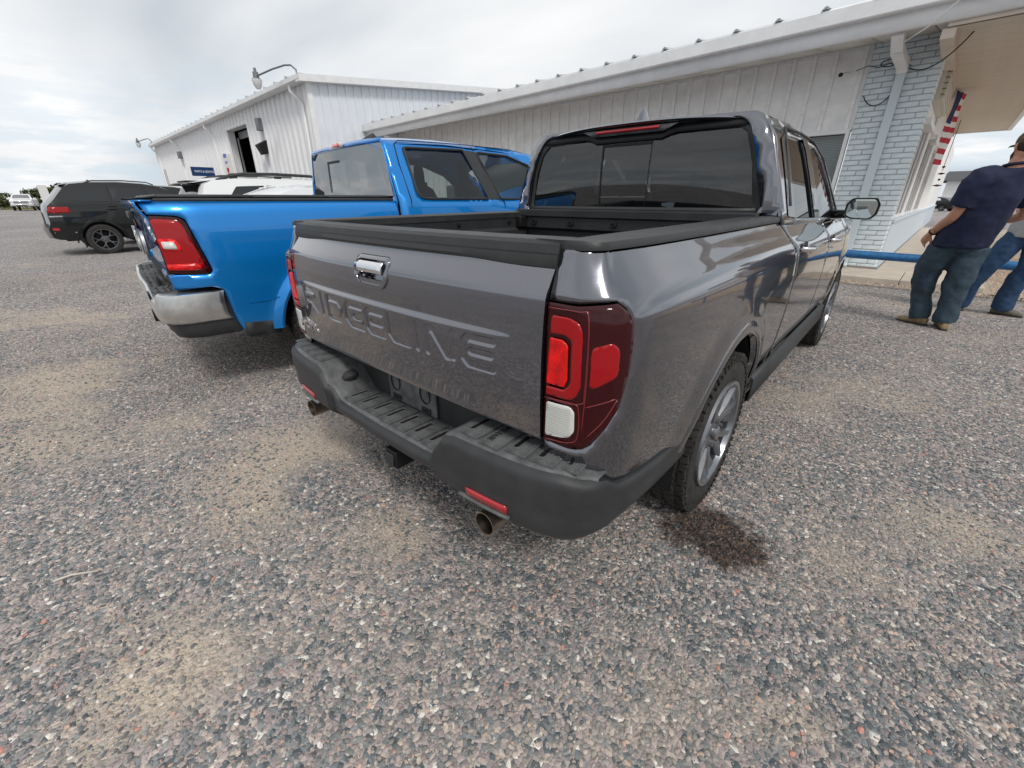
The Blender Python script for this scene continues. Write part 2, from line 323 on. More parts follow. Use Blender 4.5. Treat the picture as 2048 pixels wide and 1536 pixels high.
# ================================================================ ground
BX, BY, BA = 1.04, 10.16, R(2)
def bw(x, y, z=0):      # building frame -> world
    return Vector((BX + x * math.cos(BA) + y * math.sin(BA), BY - x * math.sin(BA) + y * math.cos(BA), z))
def ground_material(name, sandy, attr=False):
    m = bpy.data.materials.new(name); m.use_nodes = True; nt = m.node_tree; N = nt.nodes; L = nt.links; b = N['Principled BSDF']
    geo = N.new('ShaderNodeNewGeometry')
    def vor(sc, feat='F1'):
        v = N.new('ShaderNodeTexVoronoi'); v.inputs['Scale'].default_value = sc; v.feature = feat; L.new(geo.outputs['Position'], v.inputs['Vector']); return v
    def noi(sc, d=5, r=.6):
        n = N.new('ShaderNodeTexNoise'); n.inputs['Scale'].default_value = sc; n.inputs['Detail'].default_value = d; n.inputs['Roughness'].default_value = r; L.new(geo.outputs['Position'], n.inputs['Vector']); return n
    v1 = vor(62); v2 = vor(62, 'DISTANCE_TO_EDGE')
    sepc = N.new('ShaderNodeSeparateColor'); L.new(v1.outputs['Color'], sepc.inputs[0])
    r = N.new('ShaderNodeValToRGB'); L.new(sepc.outputs[0], r.inputs[0]); cr = r.color_ramp; cr.interpolation = 'CONSTANT'
    cols = [(0, (0.118, 0.134, 0.145)), (.2, (0.206, 0.217, 0.223)), (.4, (0.315, 0.271, 0.266)), (.6, (0.427, 0.361, 0.345)), (.75, (0.257, 0.268, 0.268)), (.87, (0.525, 0.449, 0.395)), (.96, (0.759, 0.716, 0.650))]
    cr.elements[0].color = (*cols[0][1], 1); cr.elements[1].position = cols[1][0]; cr.elements[1].color = (*cols[1][1], 1)
    for p, c in cols[2:]: e = cr.elements.new(p); e.color = (*c, 1)
    # sand showing through in patches
    n1 = noi(.9, 6, .62); n2 = noi(26, 5, .7)
    add = N.new('ShaderNodeMath'); add.operation = 'MULTIPLY_ADD'; L.new(n2.outputs[0], add.inputs[0]); add.inputs[1].default_value = .38; L.new(n1.outputs[0], add.inputs[2])
    if attr:
        at = N.new('ShaderNodeAttribute'); at.attribute_name = 'sand'; mr_ = N.new('ShaderNodeMath'); mr_.operation = 'MULTIPLY_ADD'; L.new(at.outputs['Fac'], mr_.inputs[0]); mr_.inputs[1].default_value = .60; mr_.inputs[2].default_value = .50; L.new(mr_.outputs[0], add.inputs[2])
    rs = N.new('ShaderNodeMapRange'); L.new(add.outputs[0], rs.inputs[0]); rs.inputs[1].default_value = (.66 if attr else .78) - sandy; rs.inputs[2].default_value = (.86 if attr else .95) - sandy
    sand = N.new('ShaderNodeValToRGB'); L.new(noi(55, 6, .75).outputs[0], sand.inputs[0]); sand.color_ramp.elements[0].color = (.33, .275, .225, 1); sand.color_ramp.elements[0].position = .3; sand.color_ramp.elements[1].color = (.66, .56, .45, 1); sand.color_ramp.elements[1].position = .72
    mx = N.new('ShaderNodeMixRGB'); L.new(rs.outputs[0], mx.inputs[0]); L.new(r.outputs[0], mx.inputs[1]); L.new(sand.outputs[0], mx.inputs[2])
    big = N.new('ShaderNodeMapRange'); L.new(noi(.16, 4).outputs[0], big.inputs[0]); big.inputs[1].default_value = .3; big.inputs[2].default_value = .7; big.inputs[3].default_value = .82; big.inputs[4].default_value = 1.18
    mb = N.new('ShaderNodeMixRGB'); mb.blend_type = 'MULTIPLY'; mb.inputs[0].default_value = 1; L.new(mx.outputs[0], mb.inputs[1]); L.new(big.outputs[0], mb.inputs[2])
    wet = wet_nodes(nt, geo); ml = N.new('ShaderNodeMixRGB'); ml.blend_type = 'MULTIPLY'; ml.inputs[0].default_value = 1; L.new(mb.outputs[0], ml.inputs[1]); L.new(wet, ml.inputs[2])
    L.new(ml.outputs[0], b.inputs['Base Color']); b.inputs['Roughness'].default_value = .9; b.inputs['Specular IOR Level'].default_value = .25
    bp = N.new('ShaderNodeBump'); bp.inputs['Strength'].default_value = .9; bp.inputs['Distance'].default_value = .012; L.new(v2.outputs['Distance'], bp.inputs['Height'])
    bp2 = N.new('ShaderNodeBump'); bp2.inputs['Strength'].default_value = .5; bp2.inputs['Distance'].default_value = .01; L.new(n2.outputs[0], bp2.inputs['Height']); L.new(bp.outputs[0], bp2.inputs['Normal']); L.new(bp2.outputs[0], b.inputs['Normal'])
    return m
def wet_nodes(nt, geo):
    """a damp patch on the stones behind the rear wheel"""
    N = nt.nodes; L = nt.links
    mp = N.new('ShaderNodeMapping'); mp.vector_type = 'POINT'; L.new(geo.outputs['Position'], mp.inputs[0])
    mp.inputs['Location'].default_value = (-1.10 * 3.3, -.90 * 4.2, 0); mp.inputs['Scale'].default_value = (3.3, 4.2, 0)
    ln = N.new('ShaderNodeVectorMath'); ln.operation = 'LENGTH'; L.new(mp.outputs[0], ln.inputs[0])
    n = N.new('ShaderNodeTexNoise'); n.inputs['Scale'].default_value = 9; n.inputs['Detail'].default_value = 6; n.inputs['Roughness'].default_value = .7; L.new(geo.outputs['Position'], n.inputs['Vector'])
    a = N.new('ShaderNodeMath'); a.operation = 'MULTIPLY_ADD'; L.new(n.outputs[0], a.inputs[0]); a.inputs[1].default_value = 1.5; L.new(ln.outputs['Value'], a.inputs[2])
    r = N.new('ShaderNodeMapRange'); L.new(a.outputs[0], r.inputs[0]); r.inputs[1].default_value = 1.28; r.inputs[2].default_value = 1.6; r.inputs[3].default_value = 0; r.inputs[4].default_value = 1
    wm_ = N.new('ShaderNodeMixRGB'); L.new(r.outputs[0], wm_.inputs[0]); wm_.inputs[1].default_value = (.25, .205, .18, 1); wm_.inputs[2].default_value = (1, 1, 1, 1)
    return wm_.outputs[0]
GM = ground_material('gravel_ground', .0)
g = MB(); ys = [-400, -60, -12, -4, 4, 12, 60, 400]
g.grid(lambda u, v: (u, v, 0), [-500, -120, -30, -8, 0, 8, 30, 120, 500], ys)
tag(g.build('ground', GM, ang=180), kind='structure')
STONE = bpy.data.materials.new('stone'); STONE.use_nodes = True
def stone_mat(m, cols, wetk=True):
    nt = m.node_tree; N = nt.nodes; L = nt.links; b = N['Principled BSDF']
    oi = N.new('ShaderNodeObjectInfo'); r = N.new('ShaderNodeValToRGB'); L.new(oi.outputs['Random'], r.inputs[0]); cr = r.color_ramp
    cr.elements[0].color = (*cols[0][1], 1); cr.elements[1].position = cols[1][0]; cr.elements[1].color = (*cols[1][1], 1)
    for p, c in cols[2:]: e = cr.elements.new(p); e.color = (*c, 1)
    cr.interpolation = 'CONSTANT'
    geo = N.new('ShaderNodeNewGeometry'); n = N.new('ShaderNodeTexNoise'); n.inputs['Scale'].default_value = 160; n.inputs['Detail'].default_value = 4; L.new(geo.outputs['Position'], n.inputs['Vector'])
    mr = N.new('ShaderNodeMapRange'); L.new(n.outputs[0], mr.inputs[0]); mr.inputs[1].default_value = .3; mr.inputs[2].default_value = .7; mr.inputs[3].default_value = .65; mr.inputs[4].default_value = 1.35
    mx = N.new('ShaderNodeMixRGB'); mx.blend_type = 'MULTIPLY'; mx.inputs[0].default_value = 1; L.new(r.outputs[0], mx.inputs[1]); L.new(mr.outputs[0], mx.inputs[2]); o = mx.outputs[0]
    dn = N.new('ShaderNodeTexNoise'); dn.inputs['Scale'].default_value = 1.3; dn.inputs['Detail'].default_value = 5; L.new(geo.outputs['Position'], dn.inputs['Vector'])
    dr = N.new('ShaderNodeMapRange'); L.new(dn.outputs[0], dr.inputs[0]); dr.inputs[1].default_value = .46; dr.inputs[2].default_value = .62; dr.inputs[3].default_value = .05; dr.inputs[4].default_value = .4
    du = N.new('ShaderNodeMixRGB'); L.new(dr.outputs[0], du.inputs[0]); L.new(o, du.inputs[1]); du.inputs[2].default_value = (.50, .42, .34, 1); o = du.outputs[0]
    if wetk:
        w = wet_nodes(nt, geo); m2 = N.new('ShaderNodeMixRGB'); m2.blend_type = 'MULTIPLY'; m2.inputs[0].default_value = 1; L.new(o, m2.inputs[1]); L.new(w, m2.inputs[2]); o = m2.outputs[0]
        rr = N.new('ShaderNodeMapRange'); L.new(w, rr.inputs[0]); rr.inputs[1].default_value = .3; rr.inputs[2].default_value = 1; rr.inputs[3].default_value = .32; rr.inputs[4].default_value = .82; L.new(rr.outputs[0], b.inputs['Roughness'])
    L.new(o, b.inputs['Base Color']); b.inputs['Specular IOR Level'].default_value = .35
stone_mat(STONE, [(0, (0.089, 0.102, 0.113)), (.17, (0.136, 0.155, 0.162)), (.34, (0.244, 0.255, 0.255)), (.46, (0.285, 0.234, 0.223)), (.62, (0.391, 0.319, 0.304)), (.76, (0.350, 0.329, 0.314)), (.86, (0.499, 0.427, 0.364)), (.94, (0.523, 0.358, 0.286)), (.974, (0.732, 0.695, 0.640)), (.992, (0.511, 0.232, 0.180))])
PEB = bpy.data.materials.new('pebble'); PEB.use_nodes = True
stone_mat(PEB, [(0, (.45, .32, .22)), (.3, (.38, .24, .17)), (.5, (.52, .42, .32)), (.72, (.28, .20, .16)), (.88, (.62, .54, .45))], False)
def pebble_mesh(i, m, sub=2):
    import bmesh
    rs = np.random.RandomState(100 + i); bm = bmesh.new(); bmesh.ops.create_icosphere(bm, subdivisions=sub, radius=.5)
    dirs = rs.randn(9, 3); dirs /= np.linalg.norm(dirs, axis=1)[:, None]; ds = rs.uniform(.27, .44, 9)
    for v in bm.verts:
        p = np.array(v.co)
        for d, k in zip(dirs, ds):          # cut facets like crushed rock
            t = p @ d
            if t > k: p = p - d * (t - k) * .9
        v.co = Vector(p * (1, rs.uniform(.72, .76), .55)) * 1.15
    me = bpy.data.meshes.new('stone'); bm.to_mesh(me); bm.free(); me.shade_smooth(); me.set_sharp_from_angle(angle=R(28)); me.materials.append(m); return me
def scatter(name, label, cat, cells, sizes, m, nsrc=10, seed=0, z=0., flat=.9, base=None):
    """cells: list of (corner xy, size, density); stones are instanced by geometry nodes"""
    vs = []; fs = []; dens = []; sn = []; ix = {}
    def vert(x, y, d):
        k = (round(x, 3), round(y, 3))
        if k not in ix: ix[k] = len(vs); vs.append((x, y, z)); dens.append(d); sn.append(sandf(x, y) if base else 0.)
        return ix[k]
    for (x, y, s, d) in cells: fs.append((vert(x, y, d), vert(x + s, y, d), vert(x + s, y + s, d), vert(x, y + s, d)))
    me = bpy.data.meshes.new(name); me.from_pydata(vs, [], fs); sa = me.attributes.new('sand', 'FLOAT', 'POINT'); sa.data.foreach_set('value', sn)
    if base: me.materials.append(base)
    a = me.attributes.new('dens', 'FLOAT', 'POINT'); a.data.foreach_set('value', dens)
    o = bpy.data.objects.new(name, me); link(o); tag(o, label, cat, kind='stuff')
    src = bpy.data.collections.new(name + '_kinds')
    for i in range(nsrc):
        p = bpy.data.objects.new('stone_kind', pebble_mesh(i + seed * 50, m)); src.objects.link(p)
    ng = bpy.data.node_groups.new(name, 'GeometryNodeTree'); ng.interface.new_socket('Geometry', in_out='INPUT', socket_type='NodeSocketGeometry'); ng.interface.new_socket('Geometry', in_out='OUTPUT', socket_type='NodeSocketGeometry')
    N = ng.nodes; L = ng.links; gi = N.new('NodeGroupInput'); go = N.new('NodeGroupOutput')
    at = N.new('GeometryNodeInputNamedAttribute'); at.data_type = 'FLOAT'; at.inputs['Name'].default_value = 'dens'
    di = N.new('GeometryNodeDistributePointsOnFaces'); L.new(gi.outputs[0], di.inputs['Mesh']); L.new(at.outputs[0], di.inputs['Density']); di.inputs['Seed'].default_value = seed
    ci = N.new('GeometryNodeCollectionInfo'); ci.inputs['Collection'].default_value = src; ci.inputs['Separate Children'].default_value = True; ci.inputs['Reset Children'].default_value = True
    ins = N.new('GeometryNodeInstanceOnPoints'); L.new(di.outputs['Points'], ins.inputs['Points']); L.new(ci.outputs[0], ins.inputs['Instance']); ins.inputs['Pick Instance'].default_value = True
    rv = N.new('FunctionNodeRandomValue'); rv.data_type = 'FLOAT_VECTOR'; rv.inputs[0].default_value = (-.35, -.35, 0); rv.inputs[1].default_value = (.35, .35, 6.283); L.new(rv.outputs[0], ins.inputs['Rotation'])
    s1 = N.new('FunctionNodeRandomValue'); s1.data_type = 'FLOAT'; s1.inputs[2].default_value = 0.; s1.inputs[3].default_value = 1.; s1.inputs['Seed'].default_value = 5
    pw = N.new('ShaderNodeMath'); pw.operation = 'POWER'; L.new(s1.outputs[1], pw.inputs[0]); pw.inputs[1].default_value = 3.0
    ma = N.new('ShaderNodeMath'); ma.operation = 'MULTIPLY_ADD'; L.new(pw.outputs[0], ma.inputs[0]); ma.inputs[1].default_value = sizes[1] - sizes[0]; ma.inputs[2].default_value = sizes[0]
    L.new(ma.outputs[0], ins.inputs['Scale'])
    if base:
        jn = N.new('GeometryNodeJoinGeometry'); L.new(gi.outputs[0], jn.inputs[0]); L.new(ins.outputs[0], jn.inputs[0]); L.new(jn.outputs[0], go.inputs[0])
    else: L.new(ins.outputs[0], go.inputs[0])
    md = o.modifiers.new('scatter', 'NODES'); md.node_group = ng
    return o
from mathutils import noise as mn
def sandf(x, y):
    a = .30 * mn.fractal(Vector((x * .9, y * .9, 3.3)), .8, 2.0, 5) + .30 * mn.noise(Vector((x * 4.5, y * 4.5, 1))) - .10
    # two broad worn sandy stretches behind the bumper, as in the lane the tyres sweep
    for (cx, cy, rx, ry, w) in [(-1.0, -.08, .32, .28, .5), (-.62, -.38, .30, .22, .5), (.10, -.03, .24, .16, .5), (-.9, .32, .3, .2, .35), (-.02, -.86, .14, .09, .5), (.05, -.75, .25, .12, .3), (1.22, .22, .13, .09, .4), (1.47, .30, .12, .10, .4), (1.87, 1.68, .35, .25, .35), (-2.1, -1.0, .5, .3, .45), (-3.4, -.9, .8, .4, .45), (-1.9, -.35, .6, .25, .3), (-5.5, -.6, 1.4, .6, .3)]:
        q = ((x - cx) / rx) ** 2 + ((y - cy) / ry) ** 2; a += w * math.exp(-q)
    return a
def ground_cells():
    cx, cy = 1.3857, -.7257; out = []; mid = []; far = []
    for ix in range(-200, 60):
        for iy in range(-30, 110):
            x, y = ix * .15, iy * .15; dx, dy = x - cx, y - cy; d = math.hypot(dx, dy)
            az = math.degrees(math.atan2(dx, dy))
            if d > 12.5 or y > 8.75 or (d > 1.4 and not (-41.85 - 76 < az < -41.85 + 78)) or (d > 7 and x < -2 and az > -60): continue
            k = min(1, max(.03, 1.05 - max(0, sandf(x, y) + .02) * 2.0))
            if d < 4.2: out.append((x, y, .15, 9000 * k))
            elif d < 12.5: mid.append((x, y, .15, (4200 if d < 7 else 1700) * k))
    return out, mid
GN_ = ground_material('gravel_bed', 0., True)
gc, gm = ground_cells()
scatter('gravel', 'crushed grey and pink gravel covering the lot round the pickup trucks', 'gravel', gc, (.0048, .0205), STONE, 12, 1, z=.004, base=GN_)
scatter('gravel', 'crushed gravel of the lot further off, towards the sidewalk and the parked cars', 'gravel', gm, (.009, .023), STONE, 8, 2, z=.004, base=GN_)
pc = []
for ix in range(0, 70):
    for iy in range(-24, 60):
        x, y = -1.0 + ix * .15, 0 + iy * .15 - 1.5
        # building frame strip right of the walk and a thin rim along the kerb
        if (y > -1.35 and x > 1.45 and x < 5.5 and y < 6) or (-1.75 < y < -1.3 and x > -.6 and x < 5.5):
            w = bw(x, y); pc.append((w.x, w.y, .15, 1500 if y > -1.3 else 900))
scatter('pebbles', 'tan river pebbles in the strip beside the concrete sidewalk', 'pebbles', pc, (.02, .05), PEB, 6, 3, z=.004)

# concrete sidewalk in front of and beside the brick column
sw = MB()
for i in range(14):
    a = -18.0 + i * 1.42; b_ = a + 1.41
    if b_ > 1.45: b_ = 1.45
    if a >= 1.4: break
    sw.b2((a, -1.22, -.1), (b_, -.004, .085))
for j in range(12): sw.b2((.03, .0 + j * 1.5, -.1), (1.45, 1.49 + j * 1.5, .085))
s_ = sw.build('sidewalk', CONC, bevel=.008); s_.location = (BX, BY, 0); s_.rotation_euler = (0, 0, -BA); tag(s_, kind='structure')
pst = MB(); pst.grid(lambda u, v: (u, v, .004), [1.45, 9], [-1.6, 20]); s_ = pst.build('ground_strip', ground_material('pebble_ground', .25)); s_.location = (BX, BY, 0); s_.rotation_euler = (0, 0, -BA); tag(s_, kind='structure')

# ================================================================ wheels
def tyre(mb, Rr, rr, w, blocks=0):
    """axis +x, outer face at x = 0, body towards -x"""
    sh = .022; prof = [(-.012, rr), (-.004, rr + .02), (.0, rr + (Rr - rr) * .45), (-.006, Rr - .035), (-.018, Rr - .016), (-.034, Rr - .008), (-w / 2, Rr - .004), (-w + .034, Rr - .008), (-w + .018, Rr - .016), (-w, Rr - .05), (-w + .012, rr)]
    mb.lathe(prof, 72)
    if blocks:
        rows = [(-.020, .030, 0), (-.030 - .035, .034, .5), (-w / 2, .036, 0), (-w + .030 + .035, .034, .5), (-w + .020, .030, 0)]
        for (x, bw_, ph) in rows:
            for k in range(blocks):
                t = 2 * math.pi * (k + ph) / blocks; M = Matrix.Rotation(t, 4, 'X'); M3 = M.to_3x3()
                edge = x > -.025 or x < -w + .025; rz = Matrix.Rotation(.25 if k % 2 else -.2, 3, 'Z')
                c = M3 @ Vector((x, 0, Rr - (.014 if edge else .009)))
                mb.box(c, (bw_, 2 * math.pi * Rr / blocks * .78, .020), M3 @ rz)
                if edge and k % 1 == 0:
                    c = M3 @ Vector((-.004 if x > -.025 else -w + .004, 0, Rr - .028)); mb.box(c, (.010, 2 * math.pi * Rr / blocks * (.62 if k % 2 else .4), .022), M3)
def rim(style, rr):
    mb = MB()
    mb.lathe([(-.17, rr - .02), (-.02, rr - .022), (.002, rr - .012), (.004, rr + .003), (-.008, rr + .006)], 64)
    mb.lathe([(-.05, .0), (-.05, .075), (-.075, .08), (-.12, .12), (-.16, rr - .02)], 40, mi=1)
    def bar(t, a0, a1, r0, r1, w0, w1, x0, x1, th=.03, mi=0):
        M = Matrix.Rotation(t, 3, 'X'); pts = []
        for r_, a, w, x in ((r0, a0, w0, x0), ((r0 + r1) / 2, (a0 + a1) / 2, (w0 + w1) / 2 * .92, (x0 + x1) / 2 + .004), (r1, a1, w1, x1)):
            c = Vector((0, math.sin(a) * r_, math.cos(a) * r_)); tn = Vector((0, math.cos(a), -math.sin(a)))
            for sx, off in ((x, -.7), (x, .7), (x - th * .5, 1.), (x - th, .8), (x - th, -.8), (x - th * .5, -1.)):
                pts.append(M @ (c + tn * (off * w / 2) + Vector((sx, 0, 0))))
        f = []
        for k in range(2): f += [(k * 6 + i, k * 6 + (i + 1) % 6, (k + 1) * 6 + (i + 1) % 6, (k + 1) * 6 + i) for i in range(6)]
        mb.add(pts, f + [(5, 4, 3, 2, 1, 0), tuple(range(12, 18))], mi)
    n = 5
    for i in range(n):
        t = 2 * math.pi * i / n + .3
        if style == 'split':
            bar(t, -.10, -.27, .045, rr - .008, .050, .034, -.030, -.004, .04); bar(t, .10, .27, .045, rr - .008, .050, .034, -.030, -.004, .04)
            bar(t, 0, 0, .05, rr * .66, .035, .03, -.045, -.035, .02, 1)
            bar(t + math.pi / 5, 0, 0, rr * .72, rr - .006, .060, .075, -.035, -.012, .03, 1)
        elif style == 'y':
            bar(t, 0, 0, .04, rr * .5, .05, .036, -.025, -.015, .03); bar(t, 0, -.30, rr * .48, rr - .006, .03, .024, -.015, -.004, .025); bar(t, 0, .30, rr * .48, rr - .006, .03, .024, -.015, -.004, .025)
        else:
            bar(t, 0, 0, .04, rr - .006, .07, .055, -.03, -.006, .035)
    mb.lathe([(-.06, .09), (-.026, .082), (-.02, .06), (-.022, .035), (-.008, .033), (-.004, .028), (-.003, 0)], 24)
    for i in range(5):
        t = 2 * math.pi * i / 5; M = Matrix.Translation((0, math.sin(t) * .058, math.cos(t) * .058)); mb.lathe([(-.03, .011), (-.008, .010), (-.006, 0)], 8, M, mi=1)
    return mb
def wheel(parent, x, y, side, Rr, rr, w, style='split', blocks=0, m=None, mesh=None, spin=0.):
    """side +1: outer face looks to +x"""
    if mesh is None:
        mb = MB(); tyre(mb, Rr, rr, w, blocks); o = mb.build('wheel', RUB, parent, ang=30)
        ri = rim(style, rr).build('rim', m or [RIM, RIMD], o, ang=25, bevel=0)
        mesh = (o.data, ri.data)
    else:
        o = shared('wheel', mesh[0], parent); ri = shared('rim', mesh[1], o)
    o.location = (x, y, Rr - .006); o.rotation_euler = (spin, 0, 0 if side > 0 else math.pi)
    return mesh

# ================================================================ grey pickup (nearest)
T = empty('pickup_truck', (0, 0, 0), 0, 'gunmetal grey pickup truck with open bed in the foreground, letters pressed into its tailgate', 'pickup truck')
PLAN = crspline([(.752, .117), (.82, .120), (.87, .135), (.92, .172), (.953, .24), (.970, .34), (.979, .5), (.985, .8), (.985, 1.4), (.985, 2.4), (.985, 3.4), (.975, 4.3), (.93, 4.9), (.80, 5.2)], 12)
PSL = np.r_[0, np.cumsum(np.linalg.norm(np.diff(PLAN, axis=0), axis=1))]
OZ = [.28, .40, .50, .60, .75, .95, 1.05, 1.09, 1.11, 1.15, 1.20, 1.24, 1.27]; OV = [.05, .05, .032, .014, .004, 0, .006, .014, .024, .058, .095, .120, .135]
def S(s, z, d=0., side=1):
    x = np.interp(s, PSL, PLAN[:, 0]); y = np.interp(s, PSL, PLAN[:, 1]); a, b = max(0, s - .01), min(PSL[-1], s + .01)
    t = np.array([np.interp(b, PSL, PLAN[:, 0]) - np.interp(a, PSL, PLAN[:, 0]), np.interp(b, PSL, PLAN[:, 1]) - np.interp(a, PSL, PLAN[:, 1])]); t /= np.linalg.norm(t)
    n = (t[1], -t[0]); o = np.interp(z, OZ, OV) * (.40 + .60 * min(1, max(0, n[0]))) - d
    # wheel arch flares swell the side
    for cy in (1.12, 4.30):
        q = math.hypot(y - cy, z - .38); 
        if z > .3 and n[0] > .5: o -= .016 * smooth((.60 - q) / .10) 
    return (side * (x - n[0] * o), y - n[1] * o, z)
def sy(y): return float(np.interp(y, PLAN[:, 1], PSL))
LIGHT = [(.0, 1.096), (.085, 1.096), (.12, 1.10), (.184, 1.106), (.211, 1.087), (.230, 1.051), (.233, .995), (.225, .912), (.208, .835), (.175, .772), (.138, .721), (.116, .706), (.080, .700), (.0, .700)]
def gray_side(side):
    sd_ = side; fl = side < 0
    def build(mb, name, m, ang=35, **k): return mb.build(name, m, T, ang=ang, flip=fl, **k)
    fn = lambda s, z: S(s, z, 0, sd_)
    AR = arc(sy(1.12), .38, .445, 14, 166, 22)
    # bed side with the wheel arch cut out; the lamp sits in its rear edge
    lt = [(a, b) for a, b in LIGHT]
    out = [(0, .640), (.0, .697)] + [(.116 - .116 + .083, .697), (.120, .702), (.142, .718), (.180, .769), (.213, .833), (.230, .911), (.238, .995), (.235, 1.053), (.215, 1.091), (.186, 1.110), (.12, 1.104), (.085, 1.100), (0, 1.100), (0, 1.118), (sy(1.915), 1.118), (sy(1.93), 1.08), (sy(1.965), .9), (sy(1.965), .56), (sy(1.92), .40)]
    out += [(sy(1.62), .40)] + AR + [(sy(.72), .50), (.172, .556), (.128, .606), (.066, .621)]
    us_ = [.01 * i for i in range(20)] + [.2 + .0145 * i for i in range(56)]; us_[-1] = 1.0
    i_ = out.index((0, 1.118)); out = out[:i_] + [(t * sy(1.915), 1.118) for t in us_] + out[i_ + 2:]
    mb = MB(); mb.panel(out, fn, .032)
    sm = lambda z: sy(lerp(z, [1.118, 1.20, 1.235], [1.915, 1.868, 1.85])); zt_ = lambda t: 1.2215 + .0085 * t
    mb.grid(lambda t, k: (lambda z: fn(t * sm(z), z))(1.118 + (zt_(t) - 1.118) * k), us_, [i / 10 for i in range(11)])
    build(mb, 'bed_side', PG, 50, solid=.006, weld=.0004)
    # lamp
    L_ = MB(); L_.panel(LIGHT, lambda s, z: S(s, z, .004 + .006 * smooth((s - .02) / .1) * smooth((.25 - s) / .05), sd_), .012); lamp = build(L_, 'tail_light', LDRK, 60, solid=.02)
    def ins(pts, m, name, d=.009, r=.008, holes=()):
        q = MB(); q.panel(rnd(pts, r, 5), lambda s, z: S(s, z, d, sd_), .007, holes=holes); o = q.build(name, m, lamp, ang=60, flip=fl, solid=.003); return o
    ins([(.020, 1.068), (.072, 1.068), (.098, 1.056), (.105, 1.03), (.108, .89), (.094, .852), (.012, .850), (.012, .874), (.070, .876), (.083, .90), (.080, 1.010), (.062, 1.024), (.018, 1.020)], LRED, 'brake_lens', .0125, [.008, .02, .02, .01, .01, .02, .004, .004, .012, .006, .008, .010, .004])
    ins([(.018, 1.010), (.056, 1.010), (.071, .997), (.074, .905), (.066, .884), (.012, .882)], LBRT, 'bulb_lens', .0125, .005)
    ins([(.014, .828), (.083, .832), (.097, .818), (.099, .758), (.084, .736), (.012, .722)], LWHT, 'reverse_lens', .0125, .008)
    ins([(.128, .998), (.176, 1.014), (.194, .994), (.193, .925), (.137, .890), (.129, .895)], LRED, 'side_marker', .0115, .012)
    q = MB()
    for i in range(12):
        z0 = .738 + i * .0072; q.add([S(.018, z0, .0140, sd_), S(.050, z0 + .001, .0140, sd_), S(.088, z0 + .002, .0140, sd_), S(.088, z0 + .005, .0165, sd_), S(.050, z0 + .004, .0165, sd_), S(.018, z0 + .003, .0165, sd_)], [(0, 1, 4, 5), (1, 2, 3, 4)])
    q.build('lens_rib', LWHT, lamp)
    for pts in ([(.006, 1.085), (.09, 1.084), (.115, 1.066), (.118, .88), (.106, .843), (.006, .838)], [(.112, 1.088), (.118, 1.04), (.121, .90), (.117, .76)], [(.121, .835), (.16, .850), (.195, .862)], [(.006, .838), (.09, .842), (.107, .822), (.108, .750), (.09, .722), (.006, .708)], [(.13, .745), (.17, .80), (.20, .86)]):
        q = MB(); P_ = crspline(pts, 5); q.tube([Vector(S(max(0, a), b_, .0105, sd_)) for a, b_ in P_], .0020, 5); q.build('lamp_ridge', LRDG, lamp, ang=180)
    # flare lip, rail cap, sill
    f = MB(); c0 = sy(1.12)
    f.grid(lambda a, k: S(c0 + math.cos(a) * (.445 + (0, .012, .05, .056)[k]), .38 + math.sin(a) * (.445 + (0, .012, .05, .056)[k]), (-.03, .005, .004, -.001)[k], sd_), [R(10 + i * 5) for i in range(33)], [0, 1, 2, 3]); build(f, 'arch_flare', PG, 60)
    rl = MB()
    def cap(s, k):
        t_ = min(1, s / 1.6); z0 = 1.222 + .012 * t_; p = S(s, z0, 0, 1); nx = (.003, .003, -.004, -.018, -.075, -.09, -.09)[k]; dz = (-.003 - .006 * t_, .006, .015, .019, .019, .012, -.02)[k]
        yb = max(p[1], .128); w = min(1., (s + .02) / .1)
        xi = p[0] + nx + .007 * (k < 3); 
        if k >= 4: xi = min(xi, .80 - (.06 if k > 4 else .045))
        return (sd_ * xi, yb if k < 4 else max(yb, .13), z0 + dz)
    ss = [.0, .02, .05, .09, .14, .2, .3] + [.3 + .1 * i for i in range(1, 18)]
    ss = [s for s in ss if s < sy(1.84)] + [sy(1.85)]
    rl.grid(lambda s, k: cap(s, k), ss, list(range(7))); n = len(ss); rl.add([cap(ss[0], k) for k in range(7)], [tuple(range(6, -1, -1))]); rl.add([cap(ss[-1], k) for k in range(7)], [tuple(range(7))])
    build(rl, 'bed_rail_cap', PLA, 40)
    # doors and front wing
    ds = [sy(1.975), sy(3.03), sy(3.04), sy(3.98), sy(3.99)]
    belt = lambda y: 1.235 - .022 * (y - 1.95)
    d1 = [(sy(1.885), belt(1.88)), (sy(3.028), belt(3.03)), (sy(3.028), .48), (sy(2.04), .48), (sy(1.985), .56), (sy(1.985), .9), (sy(1.945), 1.1)]
    mb = MB(); mb.panel(d1, fn, .05); dr = build(mb, 'door', PG, 50, solid=.006)
    handle(dr, sy(2.06), 1.085, sd_)
    d2 = [(sy(3.036), belt(3.03)), (sy(3.96), belt(3.96)), (sy(3.98), .48), (sy(3.036), .48)]
    mb = MB(); mb.panel(d2, fn, .05); dr = build(mb, 'door', PG, 50, solid=.006)
    handle(dr, sy(3.10), 1.065, sd_); q = MB(); q.lathe([(-.004, .008), (.012, .008), (.013, 0)], 12, Matrix.Translation(S(sy(3.16), 1.02, 0, sd_))); q.build('key_lock', CHR, dr)
    AF = arc(sy(4.30), .38, .445, 14, 166, 20)
    wg = [(sy(3.97), belt(3.97)), (sy(4.7), 1.12), (PSL[-1], 1.0), (PSL[-1], .42), (sy(4.80), .42)] + [(a, b) for a, b in AF] + [(sy(3.84), .48), (sy(3.99), .48)]
    mb = MB(); mb.panel(wg, fn, .05); build(mb, 'front_wing', PG, 50, solid=.006)
